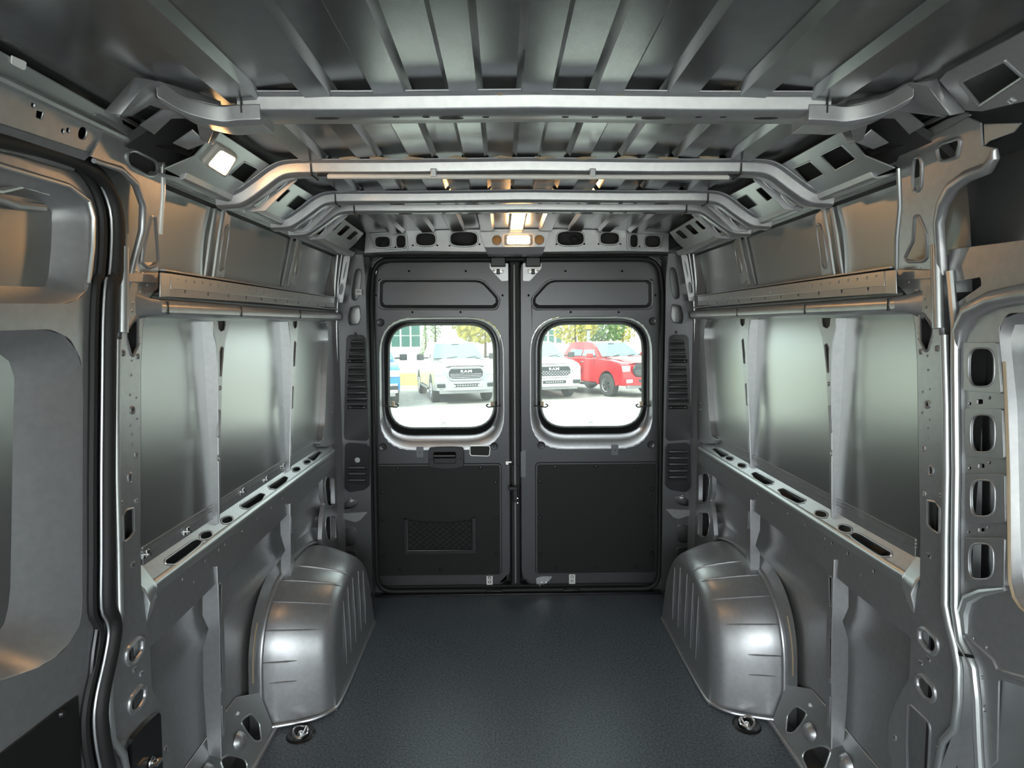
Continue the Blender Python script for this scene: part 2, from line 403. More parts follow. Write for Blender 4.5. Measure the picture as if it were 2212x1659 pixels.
# ---- ledge strip with dimples and the slotted flange below it
LED = plX(.872)
led = pplate(zz('G', [(262, 250), (1375, 97), (1395, 185), (265, 282)]), [], LED, .003)
for i in range(19):
    q = onplane(zz('G', [(1330-57*i*(1-.006*i), 130+8.2*i*(1-.006*i))])[0], *LED)
    led.revolve([(.0001, -.003), (.003, -.0018), (.0045, 0)], (q.x, q.y, q.z), 'x', 8)
both('ledge_strip', led, 'zinc', bevel=.001)
fl = pplate(zz('G', [(265, 282), (1395, 185), (1400, 232), (262, 305)]), [zoval('G', x, y, w, w*1.9, 0, 8) for x, y, w in ((1280, 203, 13), (1122, 218, 12), (985, 230, 11), (865, 241, 10), (760, 252, 9), (665, 261, 8), (583, 268, 7), (508, 275, 7), (440, 282, 6), (378, 288, 6), (322, 293, 5))], LED, .003)
both('ledge_flange', fl, 'paint', bevel=.001)
for pts in ([(1295, 150), (1375, 110), (1378, 190), (1300, 190)], [(1380, 97), (1445, 90), (1450, 235), (1385, 232)]):
    both('ledge_bracket', pplate(zz('G', pts), [], plX(.868), .003), 'zinc', bevel=.001)
both('ledge_channel', MB().extrude_y([(.873, 1.512), (.915, 1.508), (.915, 1.500), (.935, 1.500), (.935, 1.575), (.878, 1.572), (.878, 1.568), (.93, 1.568), (.93, 1.516), (.873, 1.516)], 1.478, 3.0), 'paint')
# ---- waist beam over the side panels
bm_ = MB().extrude_y([(.93, 1.503), (.885, 1.500), (.872, 1.497), (.866, 1.490), (.864, 1.480), (.866, 1.468), (.874, 1.461), (.90, 1.457), (.94, 1.455), (.945, 1.458), (.945, 1.503)], 1.43, 3.0)
w1, w2 = both('waist_beam', bm_, 'paint', bevel=.001)
bpf = [(.93, 1.503), (.885, 1.500), (.872, 1.497), (.866, 1.490), (.864, 1.480), (.866, 1.468), (.874, 1.461), (.90, 1.457), (.94, 1.455)]
both('beam_end', MB().loft([[(x, 1.431, z) for x, z in bpf], [(x+(.899-x)*.35, 1.41, 1.478+(z-1.478)*1.1) for x, z in bpf], [(x+(.899-x)*.95, 1.375, 1.478+(z-1.478)*1.7) for x, z in bpf]], False), 'paint', (w1, w2), angle=60)
for y in (1.455, 1.86, 2.40):
    for sx, par in ((-1, w1), (1, w2)): obj('joint', MB().box((sx*.866, y, 1.479), (.006, .004, .03)), 'cavity_shade', par)

# ---- belt rail along the side: sloping top with cut-outs, rolled edge, drilled face
RT1 = plL(.903, .826, .946, .892)
top = [onplane(p, *RT1) for p in zz('H', [(1430, 475)])]
yA, yB = 1.395, 2.93
holes = [rnd(zz('H', [(1168, 262), (1200, 250), (1235, 260), (1425, 372), (1415, 396), (1365, 399), (1335, 388), (1185, 286)]), 4),
         zoval('H', 1143, 230, 88, 46, 14), zoval('H', 1000, 143, 80, 42, 12),
         rnd(zz('G', [(740, 1403), (775, 1394), (910, 1464), (905, 1481), (860, 1489), (765, 1440)]), 3), rnd(zz('G', [(582, 1308), (610, 1297), (720, 1355), (712, 1372), (665, 1377), (600, 1335)]), 3),
         zoval('G', 527, 1260, 55, 28, 10), zoval('G', 453, 1217, 50, 25, 10), rnd(zz('G', [(347, 1160), (370, 1155), (447, 1195), (440, 1207), (405, 1211)]), 2)]
rail = MB().plate([(.906, yA, .8306), (.906, yB, .8306), (.946, yB, .892), (.946, yA, .892)], [tr(h, RT1) for h in holes], .003, None, .0025)
r1, r2 = both('belt_rail', rail, 'paint', bevel=.001)
edge = MB().extrude_y([(.908, .834), (.901, .829), (.898, .822), (.898, .812), (.901, .80), (.905, .80), (.902, .813), (.902, .821), (.905, .827), (.911, .832)], yA, yB)
both('rolled_edge', edge, 'zinc', (r1, r2), angle=60)
small = [(1315, 482, 12), (1160, 377, 11), (1067, 316, 10), (1025, 286, 9), (907, 206, 9), (802, 135, 8), (710, 72, 8), (628, 18, 8), (1238, 503, 8), (1038, 360, 7), (870, 243, 6), (730, 145, 6), (610, 60, 6), (1523, 738, 9)]
face = MB().plate([(.901, yA, .806), (.901, yB, .806), (.901, yB, .745), (.901, 2.4, .715), (.901, 1.8, .70), (.901, 1.55, .69), (.901, 1.30, .685), (.901, 1.30, .78), (.901, yA, .79)], [tr(zoval('H', x, y, w, w*1.9, 0, 8), plX(.901)) for x, y, w in small[:9]], .003)
both('rail_face', face, 'paint', (r1, r2), bevel=.001)
rdg = MB()
for z, x in ((.892, .930), (.901, .930), (.910, .930)): rdg.tube([(x, 1.40, z), (x, 2.93, z)], .0032, 6)
rdg.extrude_y([(.929, .868), (.931, .868), (.933, .93), (.931, .93)], 1.40, 2.93)
both('skin_swage', rdg, 'paint')
endc = MB().loft([[(.903, 1.395, .83), (.898, 1.395, .815), (.905, 1.395, .77), (.95, 1.395, .75), (.95, 1.395, .90)], [(.90, 1.35, .83), (.885, 1.345, .80), (.895, 1.34, .75), (.95, 1.33, .72), (.95, 1.33, .90)]], True, (False, True))
both('rail_end', endc, 'zinc', (r1, r2), bevel=.003)

# ---- ribs of the side panels
def rib(inner, slots, side, sidey, rims=.0018, X=.885, name='rib', pl=None, dark=None):
    a = pplate(inner, slots, pl or plX(X), .003, rims)
    ra = both(name, a, 'paint', bevel=.0012)
    sd_ = pplate(side, [], plY(sidey), .003)
    both('rib_side', sd_, 'paint', ra, bevel=.002)
    for h in slots + ([dark] if dark else []): both('rib_shade', pplate(h, [], plX(X+.006), .002), 'cavity_shade', ra)  # dark plate behind each slot, standing in for the shade inside
    return ra
rib(zz('G', [(968, 375), (1003, 378), (1003, 400), (1010, 430), (1035, 442), (1052, 425), (1056, 380), (1088, 380), (1085, 440), (1064, 520), (1060, 700), (1062, 1572), (1052, 1465), (1040, 900), (1025, 640), (1008, 500), (985, 430)]),
    [rnd(zz('G', [(1021, 540), (1034, 530), (1047, 560), (1049, 700), (1038, 705), (1026, 600)]), 2), zoval('G', 1046, 772, 11, 22), rnd(zz('G', [(1047, 905), (1055, 902), (1066, 1058), (1058, 1062)]), 1), zoval('G', 1060, 1185, 9, 34)],
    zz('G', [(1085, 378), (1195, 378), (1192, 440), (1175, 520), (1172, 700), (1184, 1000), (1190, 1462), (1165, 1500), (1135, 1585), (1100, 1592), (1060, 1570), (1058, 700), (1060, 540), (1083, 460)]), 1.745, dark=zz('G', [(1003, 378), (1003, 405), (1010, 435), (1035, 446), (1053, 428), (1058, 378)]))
rib(zz('G', [(498, 383), (515, 385), (518, 415), (530, 430), (543, 415), (545, 385), (576, 385), (566, 450), (556, 560), (578, 1258), (566, 1240), (545, 900), (530, 600), (515, 460)]),
    [rnd(zz('G', [(527, 510), (536, 500), (545, 600), (547, 650), (538, 650)]), 1), rnd(zz('G', [(548, 770), (553, 770), (560, 900), (555, 900)]), 1), rnd(zz('G', [(563, 1065), (568, 1065), (570, 1180), (565, 1180)]), 1)],
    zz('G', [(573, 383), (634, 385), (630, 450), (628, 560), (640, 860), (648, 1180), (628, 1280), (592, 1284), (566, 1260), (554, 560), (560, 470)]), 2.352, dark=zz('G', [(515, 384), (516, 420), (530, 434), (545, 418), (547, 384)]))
rib(zz('H', [(1040, 405), (1080, 415), (1062, 1000), (1060, 1546), (1026, 1500), (1030, 900)]),
    [rnd(zz('H', [(1046, 520), (1056, 512), (1066, 525), (1062, 700), (1052, 700)]), 1.5), zoval('H', 1060, 790, 9, 22), rnd(zz('H', [(1050, 880), (1062, 880), (1060, 1050), (1048, 1050)]), 1.5), zoval('H', 1052, 1140, 9, 30), rnd(zz('H', [(1044, 1235), (1054, 1235), (1050, 1415), (1040, 1415)]), 1.5)],
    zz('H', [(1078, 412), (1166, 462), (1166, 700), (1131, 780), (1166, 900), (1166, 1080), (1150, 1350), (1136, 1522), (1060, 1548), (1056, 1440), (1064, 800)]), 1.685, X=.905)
rib(zz('H', [(555, 58), (580, 55), (577, 482), (552, 400)]), [rnd(zz('H', [(562, 130), (570, 130), (570, 230), (562, 230)]), 1)],
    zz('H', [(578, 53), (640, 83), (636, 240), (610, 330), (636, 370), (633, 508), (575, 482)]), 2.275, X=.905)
UPL = plL(.905, 1.56, .868, 1.775)
for (sl, slo, rg) in ((zz('F', [(965, 1290), (1000, 1250), (1020, 1250), (1062, 1645), (1005, 1645), (985, 1500)]), zoval('F', 1005, 1470, 38, 270, -9, 16, 3), [(1012, 1245), (1040, 1400), (1075, 1645)]),
                      (zz('F', [(480, 1440), (500, 1420), (515, 1420), (565, 1659), (525, 1700), (505, 1600)]), zoval('F', 508, 1560, 20, 150, -12, 14, 3), [(512, 1420), (540, 1560), (572, 1700)])):
    u = both('upper_rib', pplate(sl, [slo], UPL, .003, .003), 'paint', bevel=.001)
    rr = MB().tube([onplane(p, *UPL) for p in zz('F', rg)], .006, 6).tube([onplane(p, *UPL)+Vector((.018, -.012, 0)) for p in zz('F', rg)], .006, 6)
    both('rib_bead', rr, 'zinc', u)

# ---- frame at the rear end of the side panel and the boxed frame below it
jf = pplate(rnd(zz('G', [(232, 430), (260, 378), (322, 385), (304, 430), (300, 500), (315, 700), (332, 1000), (345, 1088), (372, 1098), (362, 1127), (300, 1130), (262, 1105), (255, 900)]), 5), [zoval('G', x, y, 8, 10, 0, 8) for x, y in ((257, 515), (256, 553), (280, 887), (280, 925))], plX(.905), .03)
both('panel_end_frame', jf, 'paint', bevel=.004)
bf = pplate(zz('H', [(240, -160), (300, -160), (352, -90), (350, 20), (338, 60), (352, 130), (362, 270), (330, 410), (235, 430)]), [rnd(zz('H', [(272, -100), (325, -100), (335, -60), (322, 60), (300, 78), (270, 70)]), 5), rnd(zz('H', [(268, 130), (330, 135), (335, 200), (322, 270), (300, 282), (265, 270)]), 5)], plX(.91), .02, .003)
both('boxed_frame', bf, 'paint', bevel=.003)

# ---- the big pillars at the front end of the side panels
PIL = plX(.895)
pout = zz('G', [(1450, 30), (1452, 180), (1482, 205), (1530, 262), (1546, 330), (1560, 420), (1575, 640), (1580, 1000), (1588, 1500)]) + zz('H', [(1592, 250), (1590, 560), (1548, 760), (1536, 900), (1526, 1130), (1492, 1180), (1445, 1270), (1402, 1400), (1400, 1520), (1430, 1700), (1440, 2050), (1900, 2050), (1760, 1800), (1700, 1659), (1722, 1480), (1800, 1400), (1822, 1250), (1828, 1060), (1790, 900), (1745, 700), (1748, 300)]) + zz('G', [(1748, 1300), (1738, 480), (1722, 30)])
phol = [rnd(zz('G', [(1588, 348), (1612, 352), (1672, 440), (1668, 475), (1640, 572), (1625, 580), (1592, 520)]), 3), zoval('G', 1635, 895, 24, 38), zoval('G', 1657, 1290, 24, 56), zoval('G', 1692, 560, 16, 26, 0, 10), zoval('G', 1596, 580, 14, 22, 0, 10), zoval('G', 1613, 1157, 14, 30, 0, 10), zoval('G', 1718, 1440, 12, 24, 0, 10), zoval('G', 1617, 1428, 10, 20, 0, 10), zoval('G', 1570, 212, 12, 22, 0, 10),
        rnd(zz('H', [(1635, 60), (1685, 70), (1708, 100), (1706, 260), (1660, 232), (1635, 200)]), 4), zz('H', [(1636, 378), (1656, 384), (1656, 408), (1636, 402)]),
        rnd(zz('H', [(1585, 825), (1625, 828), (1692, 890), (1698, 950), (1675, 980), (1640, 962), (1588, 895)]), 9), rnd(zz('H', [(1572, 1108), (1612, 1108), (1676, 1180), (1682, 1240), (1660, 1264), (1624, 1245), (1576, 1172)]), 9),
        zz('H', [(1590, 1020), (1606, 1028), (1606, 1044), (1590, 1036)]), zz('H', [(1634, 992), (1652, 1002), (1652, 1022), (1634, 1012)]), zoval('H', 1438, 1480, 18, 32, 0, 12),
        rnd(zz('H', [(1520, 1285), (1540, 1285), (1640, 1380), (1652, 1430), (1640, 1660), (1600, 1900), (1520, 1880), (1512, 1500)]), 6), zoval('H', 1693, 1548, 12, 32, 0, 8, 6)]
pm = pplate(pout, phol, PIL, .004, .0028)
PLa, PRa = both('pillar', pm, 'paint', bevel=.0015)
both('pillar_shade', MB().loft([[(.925, 1.22, 0), (.925, 1.31, 0)], [(.925, 1.22, 1.5), (.925, 1.34, 1.5)]], False), 'cavity_shade', (PLa, PRa))  # dark sheet set behind the pillar holes to paint their shade
pr_ = [onplane(p, *PIL) for p in zz('G', [(1482, 205), (1530, 262), (1546, 330), (1560, 420), (1575, 640), (1580, 1000), (1588, 1500)])+zz('H', [(1592, 250)])]
both('pillar_edge', MB().loft([[p+Vector((0, .001, 0)) for p in pr_], [p+Vector((.012, .004, 0)) for p in pr_], [p+Vector((.036, .004, 0)) for p in pr_]], False), 'cavity_shade', (PLa, PRa))  # return flange coloured dark for the shadow line along the pillar
# raised rims round the two tilted ovals, spot-weld dimples
dm = MB()
for x, y in ((1555, 95), (1600, 80), (1525, 165), (1582, 270), (1622, 268), (1630, 315), (1585, 470), (1584, 505), (1636, 605), (1640, 690), (1608, 822), (1650, 805), (1605, 945), (1650, 985), (1640, 1035), (1642, 1098)):
    q = onplane(zz('G', [(x, y)])[0], *PIL); dm.revolve([(.0001, -.0028), (.002, -.0015), (.0036, .0003)], (q.x, q.y, q.z), 'x', 8)
both('spot_weld', dm, 'paint', (PLa, PRa))
for h, r in ((phol[11], .008), (phol[12], .008)):
    both('hole_flange', MB().tube([onplane(p, *PIL) for p in h], r*.7, 8, True), 'paint', (PLa, PRa))
# the rolled ridge down the pillar's front edge, and the door-step flare below
rp = [onplane(p, *plX(.885)) for p in zz('G', [(1690, -60), (1692, 60), (1702, 440)])]
both('pillar_ridge', MB().tube(rp, .012, 10), 'zinc', (PLa, PRa))
rp = [onplane(p, *plX(.888)) for p in zz('G', [(1735, 480), (1748, 900), (1752, 1300)]) + zz('H', [(1745, 300), (1742, 680), (1765, 800), (1800, 930), (1822, 1060), (1822, 1250), (1800, 1420), (1730, 1500), (1690, 1720)])]
both('pillar_ridge', MB().tube(rp, .0085, 10), 'zinc', (PLa, PRa))
both('pillar_return', MB().loft([[onplane(p, *plX(.885)) for p in zz('G', [(1690, 0), (1702, 440), (1748, 900), (1752, 1300)]) + zz('H', [(1742, 680), (1800, 930), (1822, 1100), (1800, 1420), (1690, 1720)])], [onplane(p, *plX(.885))+Vector((.085, .01, 0)) for p in zz('G', [(1690, 0), (1702, 440), (1748, 900), (1752, 1300)]) + zz('H', [(1742, 680), (1800, 930), (1822, 1100), (1800, 1420), (1690, 1720)])]], False), 'paint', (PLa, PRa))

# ---- right-hand upper bracket of the pillar
UB = plL(.897, 1.545, .835, 1.83)
ubo = zz('F', [(1440, 985), (1470, 925), (1872, 702), (1950, 735), (1960, 870), (2040, 888), (2050, 935), (2005, 1005), (1890, 1050), (1790, 1120), (1725, 1230), (1700, 1330), (1728, 1600), (1450, 1640), (1452, 1420), (1470, 1240), (1464, 1010)])
ubh = [zoval('F', 1574, 1040, 52, 205, 2, 18, 3), rnd(zz('F', [(1690, 890), (1720, 858), (1822, 825), (1830, 852), (1812, 940), (1720, 968), (1700, 940)]), 5), rnd(zz('F', [(1560, 1290), (1585, 1290), (1632, 1400), (1634, 1540), (1610, 1562), (1520, 1564), (1500, 1540), (1550, 1440)]), 4)]
ub = obj('upper_bracket', pplate(ubo, ubh, UB, .004, .004), 'paint', WR, bevel=.002)
rim = MB().tube([onplane(p, *UB)+Vector((-.004, 0, 0)) for p in zz('F', [(2045, 895), (2048, 940), (2005, 1005), (1890, 1050), (1800, 1115), (1740, 1220), (1715, 1330), (1725, 1480), (1735, 1640)])], [.006, .009, .012, .013, .014, .013, .011, .011, .011], 10)
obj('bracket_rim', rim, 'paint', ub)
obj('bracket_edge', MB().tube([onplane(p, *UB) for p in zz('F', [(1462, 1005), (1470, 1240), (1452, 1420), (1450, 1640)])], .005, 8), 'zinc', ub)
for a, pts in (('bracket_lip', [(1970, 740), (2195, 735), (2150, 790), (2000, 845), (1975, 870)]),):
    obj(a, pplate(zz('F', pts), [], UB, .003), 'zinc', ub, bevel=.001)
# left-hand upper bracket: its narrower plate beside the sliding door
lbo = zz('A', [(545, 935), (625, 775), (770, 800), (970, 960), (980, 1000), (980, 1160), (950, 1420), (940, 1640), (830, 1659), (845, 1500), (870, 1350), (860, 1220), (800, 1080), (700, 990)])
LBP = plL(-.897, 1.545, -.845, 1.83)
lb = obj('upper_bracket', MB().plate(tr(lbo, LBP), [tr(h, LBP) for h in (rnd(zz('A', [(760, 905), (800, 895), (930, 960), (945, 1010), (925, 1048), (880, 1050), (770, 990), (755, 950)]), 8), rnd(zz('A', [(905, 1290), (925, 1290), (935, 1420), (945, 1560), (925, 1590), (880, 1600), (848, 1570), (860, 1480)]), 4))], .004, None, .004), 'paint', WL, bevel=.002)
obj('bracket_edge', MB().tube([onplane(p, *LBP) for p in zz('A', [(740, 800), (800, 880), (950, 935), (975, 980), (975, 1150), (965, 1300), (960, 1400)])], .005, 8), 'bare_steel', lb)
obj('bracket_rim', MB().tube([onplane(p, *LBP) for p in zz('A', [(560, 960), (720, 1010), (810, 1100), (855, 1230), (850, 1380), (800, 1560), (760, 1720), (725, 1900), (710, 2080)])], [.005, .007, .008, .008, .008, .007, .007, .007, .007], 10), 'paint', lb)
both('bracket_tab', pplate(zz('G', [(1450, 90), (1690, 95), (1690, 140), (1460, 150)]), [], plX(.889), .004), 'paint', (PLa, PRa), bevel=.001)

# ---- gussets where the first bow meets the side rail (open pressings, one per side)
def gusset(mir):
    g = MB()
    def P(x, y, Y): return onplane(zz('F', [(x, y)])[0], *plY(Y))
    def quad(pts): 
        g.add([P(*p) for p in pts], [tuple(range(len(pts)))])
    # bow end that bends up and forward, split in facets round its two windows
    arm = smooth_path([tuple(P(*q)) for q in ((930, 670, 1.228), (1060, 674, 1.228), (1150, 682, 1.226), (1270, 660, 1.21), (1400, 618, 1.185), (1550, 535, 1.15))], 3)
    rings = []
    for k, p in enumerate(arm):
        h = .019; d = .07 - .02*k/len(arm); p = Vector(p)
        rings.append([p+Vector((0, .012, h)), p+Vector((0, 0, h-.006)), p+Vector((0, 0, -h+.006)), p+Vector((0, .01, -h)), p+Vector((0, d, -h)), p+Vector((0, d, h))])
    g.loft(rings, True, (True, True))
    quad([(1530, 500, 1.15), (1640, 512, 1.12), (1770, 690, 1.13), (1700, 680, 1.15), (1560, 580, 1.16)])
    quad([(1150, 610, 1.245), (1390, 560, 1.21), (1540, 470, 1.165), (1690, 475, 1.125), (1860, 670, 1.135), (1770, 690, 1.13), (1640, 512, 1.12), (1530, 500, 1.15), (1390, 585, 1.19), (1150, 640, 1.23)])
    # webs between the windows, down to the rail
    quad([(1165, 720, 1.245), (1290, 700, 1.25), (1250, 830, 1.30), (1200, 850, 1.31)])
    quad([(1405, 655, 1.2), (1500, 650, 1.205), (1620, 745, 1.24), (1540, 790, 1.26)])
    quad([(1290, 700, 1.25), (1405, 655, 1.2), (1540, 790, 1.26), (1530, 800, 1.265), (1440, 705, 1.235)])
    quad([(1210, 850, 1.31), (1300, 770, 1.29), (1405, 850, 1.32), (1310, 890, 1.33)])
    quad([(1560, 580, 1.16), (1700, 680, 1.15), (1750, 695, 1.16), (1690, 690, 1.17), (1580, 625, 1.18), (1500, 650, 1.205), (1405, 655, 1.2)])
    quad([(1115, 780, 1.36), (1240, 790, 1.34), (1250, 830, 1.33), (1165, 860, 1.35)])
    return g.mirror() if mir else g
for sx, par in ((0, WR), (1, WL)):
    o = obj('gusset', gusset(sx), 'paint', par, angle=20)
    s = o.modifiers.new('solid', 'SOLIDIFY'); s.thickness = .004; s.offset = 0
    b = o.modifiers.new('bevel', 'BEVEL'); b.width = .0015; b.segments = 2; b.limit_method = 'ANGLE'
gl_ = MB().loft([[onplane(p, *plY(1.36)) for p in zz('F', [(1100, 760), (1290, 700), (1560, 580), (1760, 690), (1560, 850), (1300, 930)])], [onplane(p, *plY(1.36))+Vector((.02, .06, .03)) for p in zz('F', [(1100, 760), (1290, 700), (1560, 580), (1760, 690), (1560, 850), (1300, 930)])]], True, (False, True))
both('gusset_back', gl_, 'cavity_shade')
# welded strip that joins the gusset to the rail
WS = plL(.84, 1.838, .852, 1.79)
ws = pplate(zz('F', [(1260, 940), (1420, 885), (1740, 715), (1860, 672), (1890, 690), (1470, 925), (1440, 990), (1290, 1010)]), [], WS, .006)
both('weld_strip', ws, 'zinc', bevel=.002)
for pts in ([(1285, 920), (1360, 885)], [(1420, 865), (1555, 790)], [(1620, 760), (1745, 700)]):
    both('strip_edge', MB().tube([onplane(p, *WS)+Vector((-.004, 0, .004)) for p in zz('F', pts)], .005, 6), 'bare_steel')

# ---- roof side rails beside the camera
rr_ = pplate(zz('F', [(1705, 480), (1860, 660), (1960, 665), (2500, 540), (2900, 420), (2900, -100), (2250, 170), (1745, 435)]), [cove_hole('F', [(1830, 490), (2095, 363), (2205, 460), (1945, 632)]), zz('F', [(2115, 600), (2135, 590), (2160, 600), (2138, 615)])], plL(.70, 1.875, .84, 1.795), .004, .003)
obj('roof_side_rail', rr_, 'paint', WR, bevel=.002)
RLP = plL(-.865, 1.762, -.845, 1.835)
rl = MB().plate(tr(zz('A', [(-900, 60), (0, 480), (622, 768), (548, 918), (400, 870), (0, 740), (-900, 450)]), RLP), [tr(h, RLP) for h in (zoval('A', 198, 628, 17, 26), zz('A', [(222, 660), (262, 672), (250, 714), (218, 700)]), zoval('A', 376, 783, 16, 26), zoval('A', 408, 778, 18, 28), zoval('A', 495, 796, 48, 72, 10))], .004)
obj('roof_side_rail', rl, 'paint', WL, bevel=.002)
rl2 = MB().loft([tr(zz('A', [(-900, 450), (0, 740), (400, 870), (548, 918)]), RLP), [p+Vector((-.035, 0, -.03)) for p in tr(zz('A', [(-900, 450), (0, 740), (400, 880), (540, 925)]), RLP)]], False)
obj('rail_underside', rl2, 'paint', WL)
rl3 = MB().plate(tr(zz('A', [(-900, -150), (0, 305), (600, 640), (730, 705), (760, 820), (620, 768), (0, 480), (-900, 60)]), plL(-.845, 1.835, -.80, 1.885)), [], .004)
obj('rail_upper_flange', rl3, 'zinc', WL, bevel=.002)
obj('rail_bead', MB().tube([p+Vector((.004, 0, -.002)) for p in tr(zz('A', [(-900, 60), (0, 470), (620, 765), (800, 850)]), RLP)], .008, 8), 'paint', WL)
tg = MB().plate(tr(rnd(zz('A', [(75, 335), (160, 372), (155, 415), (140, 420), (72, 385)]), 3), plL(-.835, 1.84, -.80, 1.885)), [], .003)
obj('paper_tag', tg, 'tag_white', label='blank white tag stuck on the roof side rail at upper left', cat='tag', bevel=.0005)

# ---- right-hand front panel: frame with four oval cut-outs round a deep recess
FRP = plX(.90)
cx0 = [(G, c) for G, c in (('G', (1957, 673, 158, 232)), ('G', (1965, 1068, 148, 226)), ('G', (1965, 1455, 148, 218)), ('H', (1955, 425, 150, 215)))]
fo = zz('G', [(1770, -40), (2400, -140), (3600, -330), (3600, 60), (2212, 200), (2000, 240), (1880, 300), (1810, 430), (1805, 700), (1812, 1300)])
rec_o = rnd(zz('G', [(2060, 440), (2110, 350), (3300, 330), (3300, 2450), (2700, 2400), (2250, 2170), (2130, 2010), (2120, 1600), (2105, 900)]), 12)
fo = zz('G', [(1760, -30), (2300, -100), (3550, -250), (3550, 2900), (2180, 2900)]) + zz('H', [(1960, 1700), (1940, 1250), (1920, 1080), (1850, 960), (1802, 800), (1805, 300)]) + zz('G', [(1812, 1300), (1806, 600), (1770, 330)])
fho = [rec_o] + [zoval(k, *c, 0, 24, 3.2) for k, c in cx0] + [zz('G', [(1930, 865), (1965, 865), (1965, 892), (1930, 892)]), zz('G', [(1938, 1250), (1975, 1250), (1975, 1275), (1938, 1275)]), zz('H', [(1938, 226), (1975, 226), (1975, 248), (1938, 248)])] + [zoval('G', x, y, 18, 18, 0, 10) for x, y in ((1887, 890), (2006, 855), (1887, 1275), (2005, 1242), (1885, 567))] + [zoval('H', 1882, 250, 16, 16, 0, 10), zoval('H', 1998, 222, 16, 16, 0, 10), zoval('H', 2062, 485, 24, 28, 0, 10), zoval('H', 1914, 886, 14, 20, 0, 10), zoval('H', 1992, 938, 16, 24, 0, 10), zoval('H', 1962, 1118, 14, 22, 0, 10), zoval('H', 1982, 1303, 30, 46, 0, 12), rnd(zz('G', [(1785, 165), (1950, 135), (1957, 185), (1808, 288), (1785, 272)]), 3), rnd(zz('H', [(2060, 1130), (2600, 1300), (2600, 2000), (2040, 2000)]), 6)]
FR = obj('front_panel', pplate(fo, fho, FRP, .004, 0), 'paint', WR, bevel=.002)
n_ = 64
ro = [onplane(p, *FRP) for p in [tuple(q) for q in ringfit(n_, rec_o)]]
ri = [onplane(p, *FRP) for p in [tuple(q) for q in ringfit(n_, rnd(zz('G', [(2090, 470), (2140, 390), (3250, 370), (3250, 2380), (2700, 2330), (2300, 2110), (2165, 1960), (2150, 1600), (2135, 900)]), 12))]]
obj('recess_wall', MB().loft([ro, [p+Vector((.012, 0, 0)) for p in ri], [p+Vector((.055, 0, 0)) for p in ri]], True), 'paint', FR)
obj('recess_skin', MB().box((.985, .2, .95), (.01, 2.3, 1.9)), 'skin_paint', FR)
arch = MB().tube([onplane(p, *FRP)+Vector((-.003, 0, 0)) for p in zz('G', [(3300, 150), (2212, 235), (2040, 270), (1900, 340), (1835, 450), (1825, 560)])], [.02]*4+[.014, .006], 10)
obj('arch_bead', arch, 'paint', FR)
for k, pts in (('G', [(1850, 525), (2050, 525), (2075, 830), (1850, 812)]), ('G', [(1858, 920), (2080, 920), (2090, 1220), (1860, 1205)]), ('G', [(1860, 1312), (2095, 1312), (2100, 1600), (1865, 1608)]), ('H', [(1852, 285), (2095, 285), (2092, 580), (1855, 545)])):
    i = [('G', 525), ('G', 920), ('G', 1312), ('H', 285)].index((k, pts[0][1]))
    pd = pplate(rnd(zz(k, pts), 6), [zoval(*(cx0[i][0],), *cx0[i][1], 0, 24, 3.2)], plX(.894), .006, .002)
    obj('pad', pd, 'paint', FR, bevel=.003)
obj('lower_flange', MB().tube([onplane(p, *FRP) for p in zz('H', [(2095, 590), (1960, 610), (1880, 650), (1855, 730), (1862, 850)])], [.004, .008, .011, .012, .006], 8), 'zinc', FR)
obj('lower_seam', MB().tube([onplane(p, *FRP) for p in zz('H', [(1860, 870), (2030, 1020), (2060, 1080), (2400, 1180)])], .005, 6), 'paint', FR)
obj('tape', pplate(zz('H', [(1815, 967), (1905, 985), (1912, 1005), (1825, 990)]), [], plX(.886), .002), 'rubber', FR)
obj('lower_return', MB().tube([onplane(p, *plX(.893)) for p in zz('G', [(1770, 100), (1800, 430), (1800, 700), (1806, 1300)]) + zz('H', [(1800, 300), (1800, 700), (1830, 900), (1870, 980), (1905, 1060), (1925, 1250), (1935, 1500), (1950, 1750)])], .008, 8), 'zinc', FR)
obj('sealant_bead', MB().tube([onplane(p, *plX(.897)) for p in zz('G', [(2092, 640), (2105, 900), (2118, 1300), (2122, 1659)])+zz('H', [(2122, 350), (2125, 540), (2150, 640), (2190, 700), (2260, 760)])], .003, 6), 'seam_sealer', FR)

# ---- sliding door on the left: frame plate, two pressed recesses, trim board, rubber seal
SDP = plX(-.91)
D3 = thing('door_3', kind='structure')
up_o = rnd(zz('A', [(-1600, 900), (0, 965), (400, 1085), (540, 1180), (575, 1290), (570, 1480), (548, 1740), (505, 1880), (400, 1822), (-1600, 1800)]), 14)
up_o = rnd(zz('A', [(-1600, 700), (0, 965), (420, 1095), (545, 1190), (575, 1300), (568, 1500), (545, 1690), (500, 1770), (410, 1815), (0, 1812), (-1600, 1900)]), 14)
up_i = rnd(zz('A', [(-1600, 900), (0, 1125), (400, 1195), (445, 1225), (465, 1270), (458, 1480), (440, 1690), (425, 1715), (400, 1715), (0, 1700), (-1600, 1790)]), 8)
lo_o = rnd(zz('B', [(-1600, 330), (0, 455), (300, 445), (420, 500), (490, 640), (495, 900), (490, 2100), (470, 2240), (380, 2370), (250, 2460), (0, 2545), (-1600, 2900)]), 14)
lo_i = rnd(zz('B', [(-1600, 480), (0, 565), (180, 570), (245, 640), (270, 740), (262, 900), (245, 2000), (225, 2180), (160, 2290), (0, 2410), (-1600, 2700)]), 14)
dout = zz('A', [(-1600, 480), (0, 860), (300, 960), (480, 1010), (600, 1130), (655, 1280), (655, 1659)]) + zz('B', [(600, 300), (590, 900), (580, 1659)]) + zz('C', [(580, 500), (590, 760), (560, 960), (530, 1200), (540, 1400), (580, 1800), (580, 2600), (-1600, 3400)])
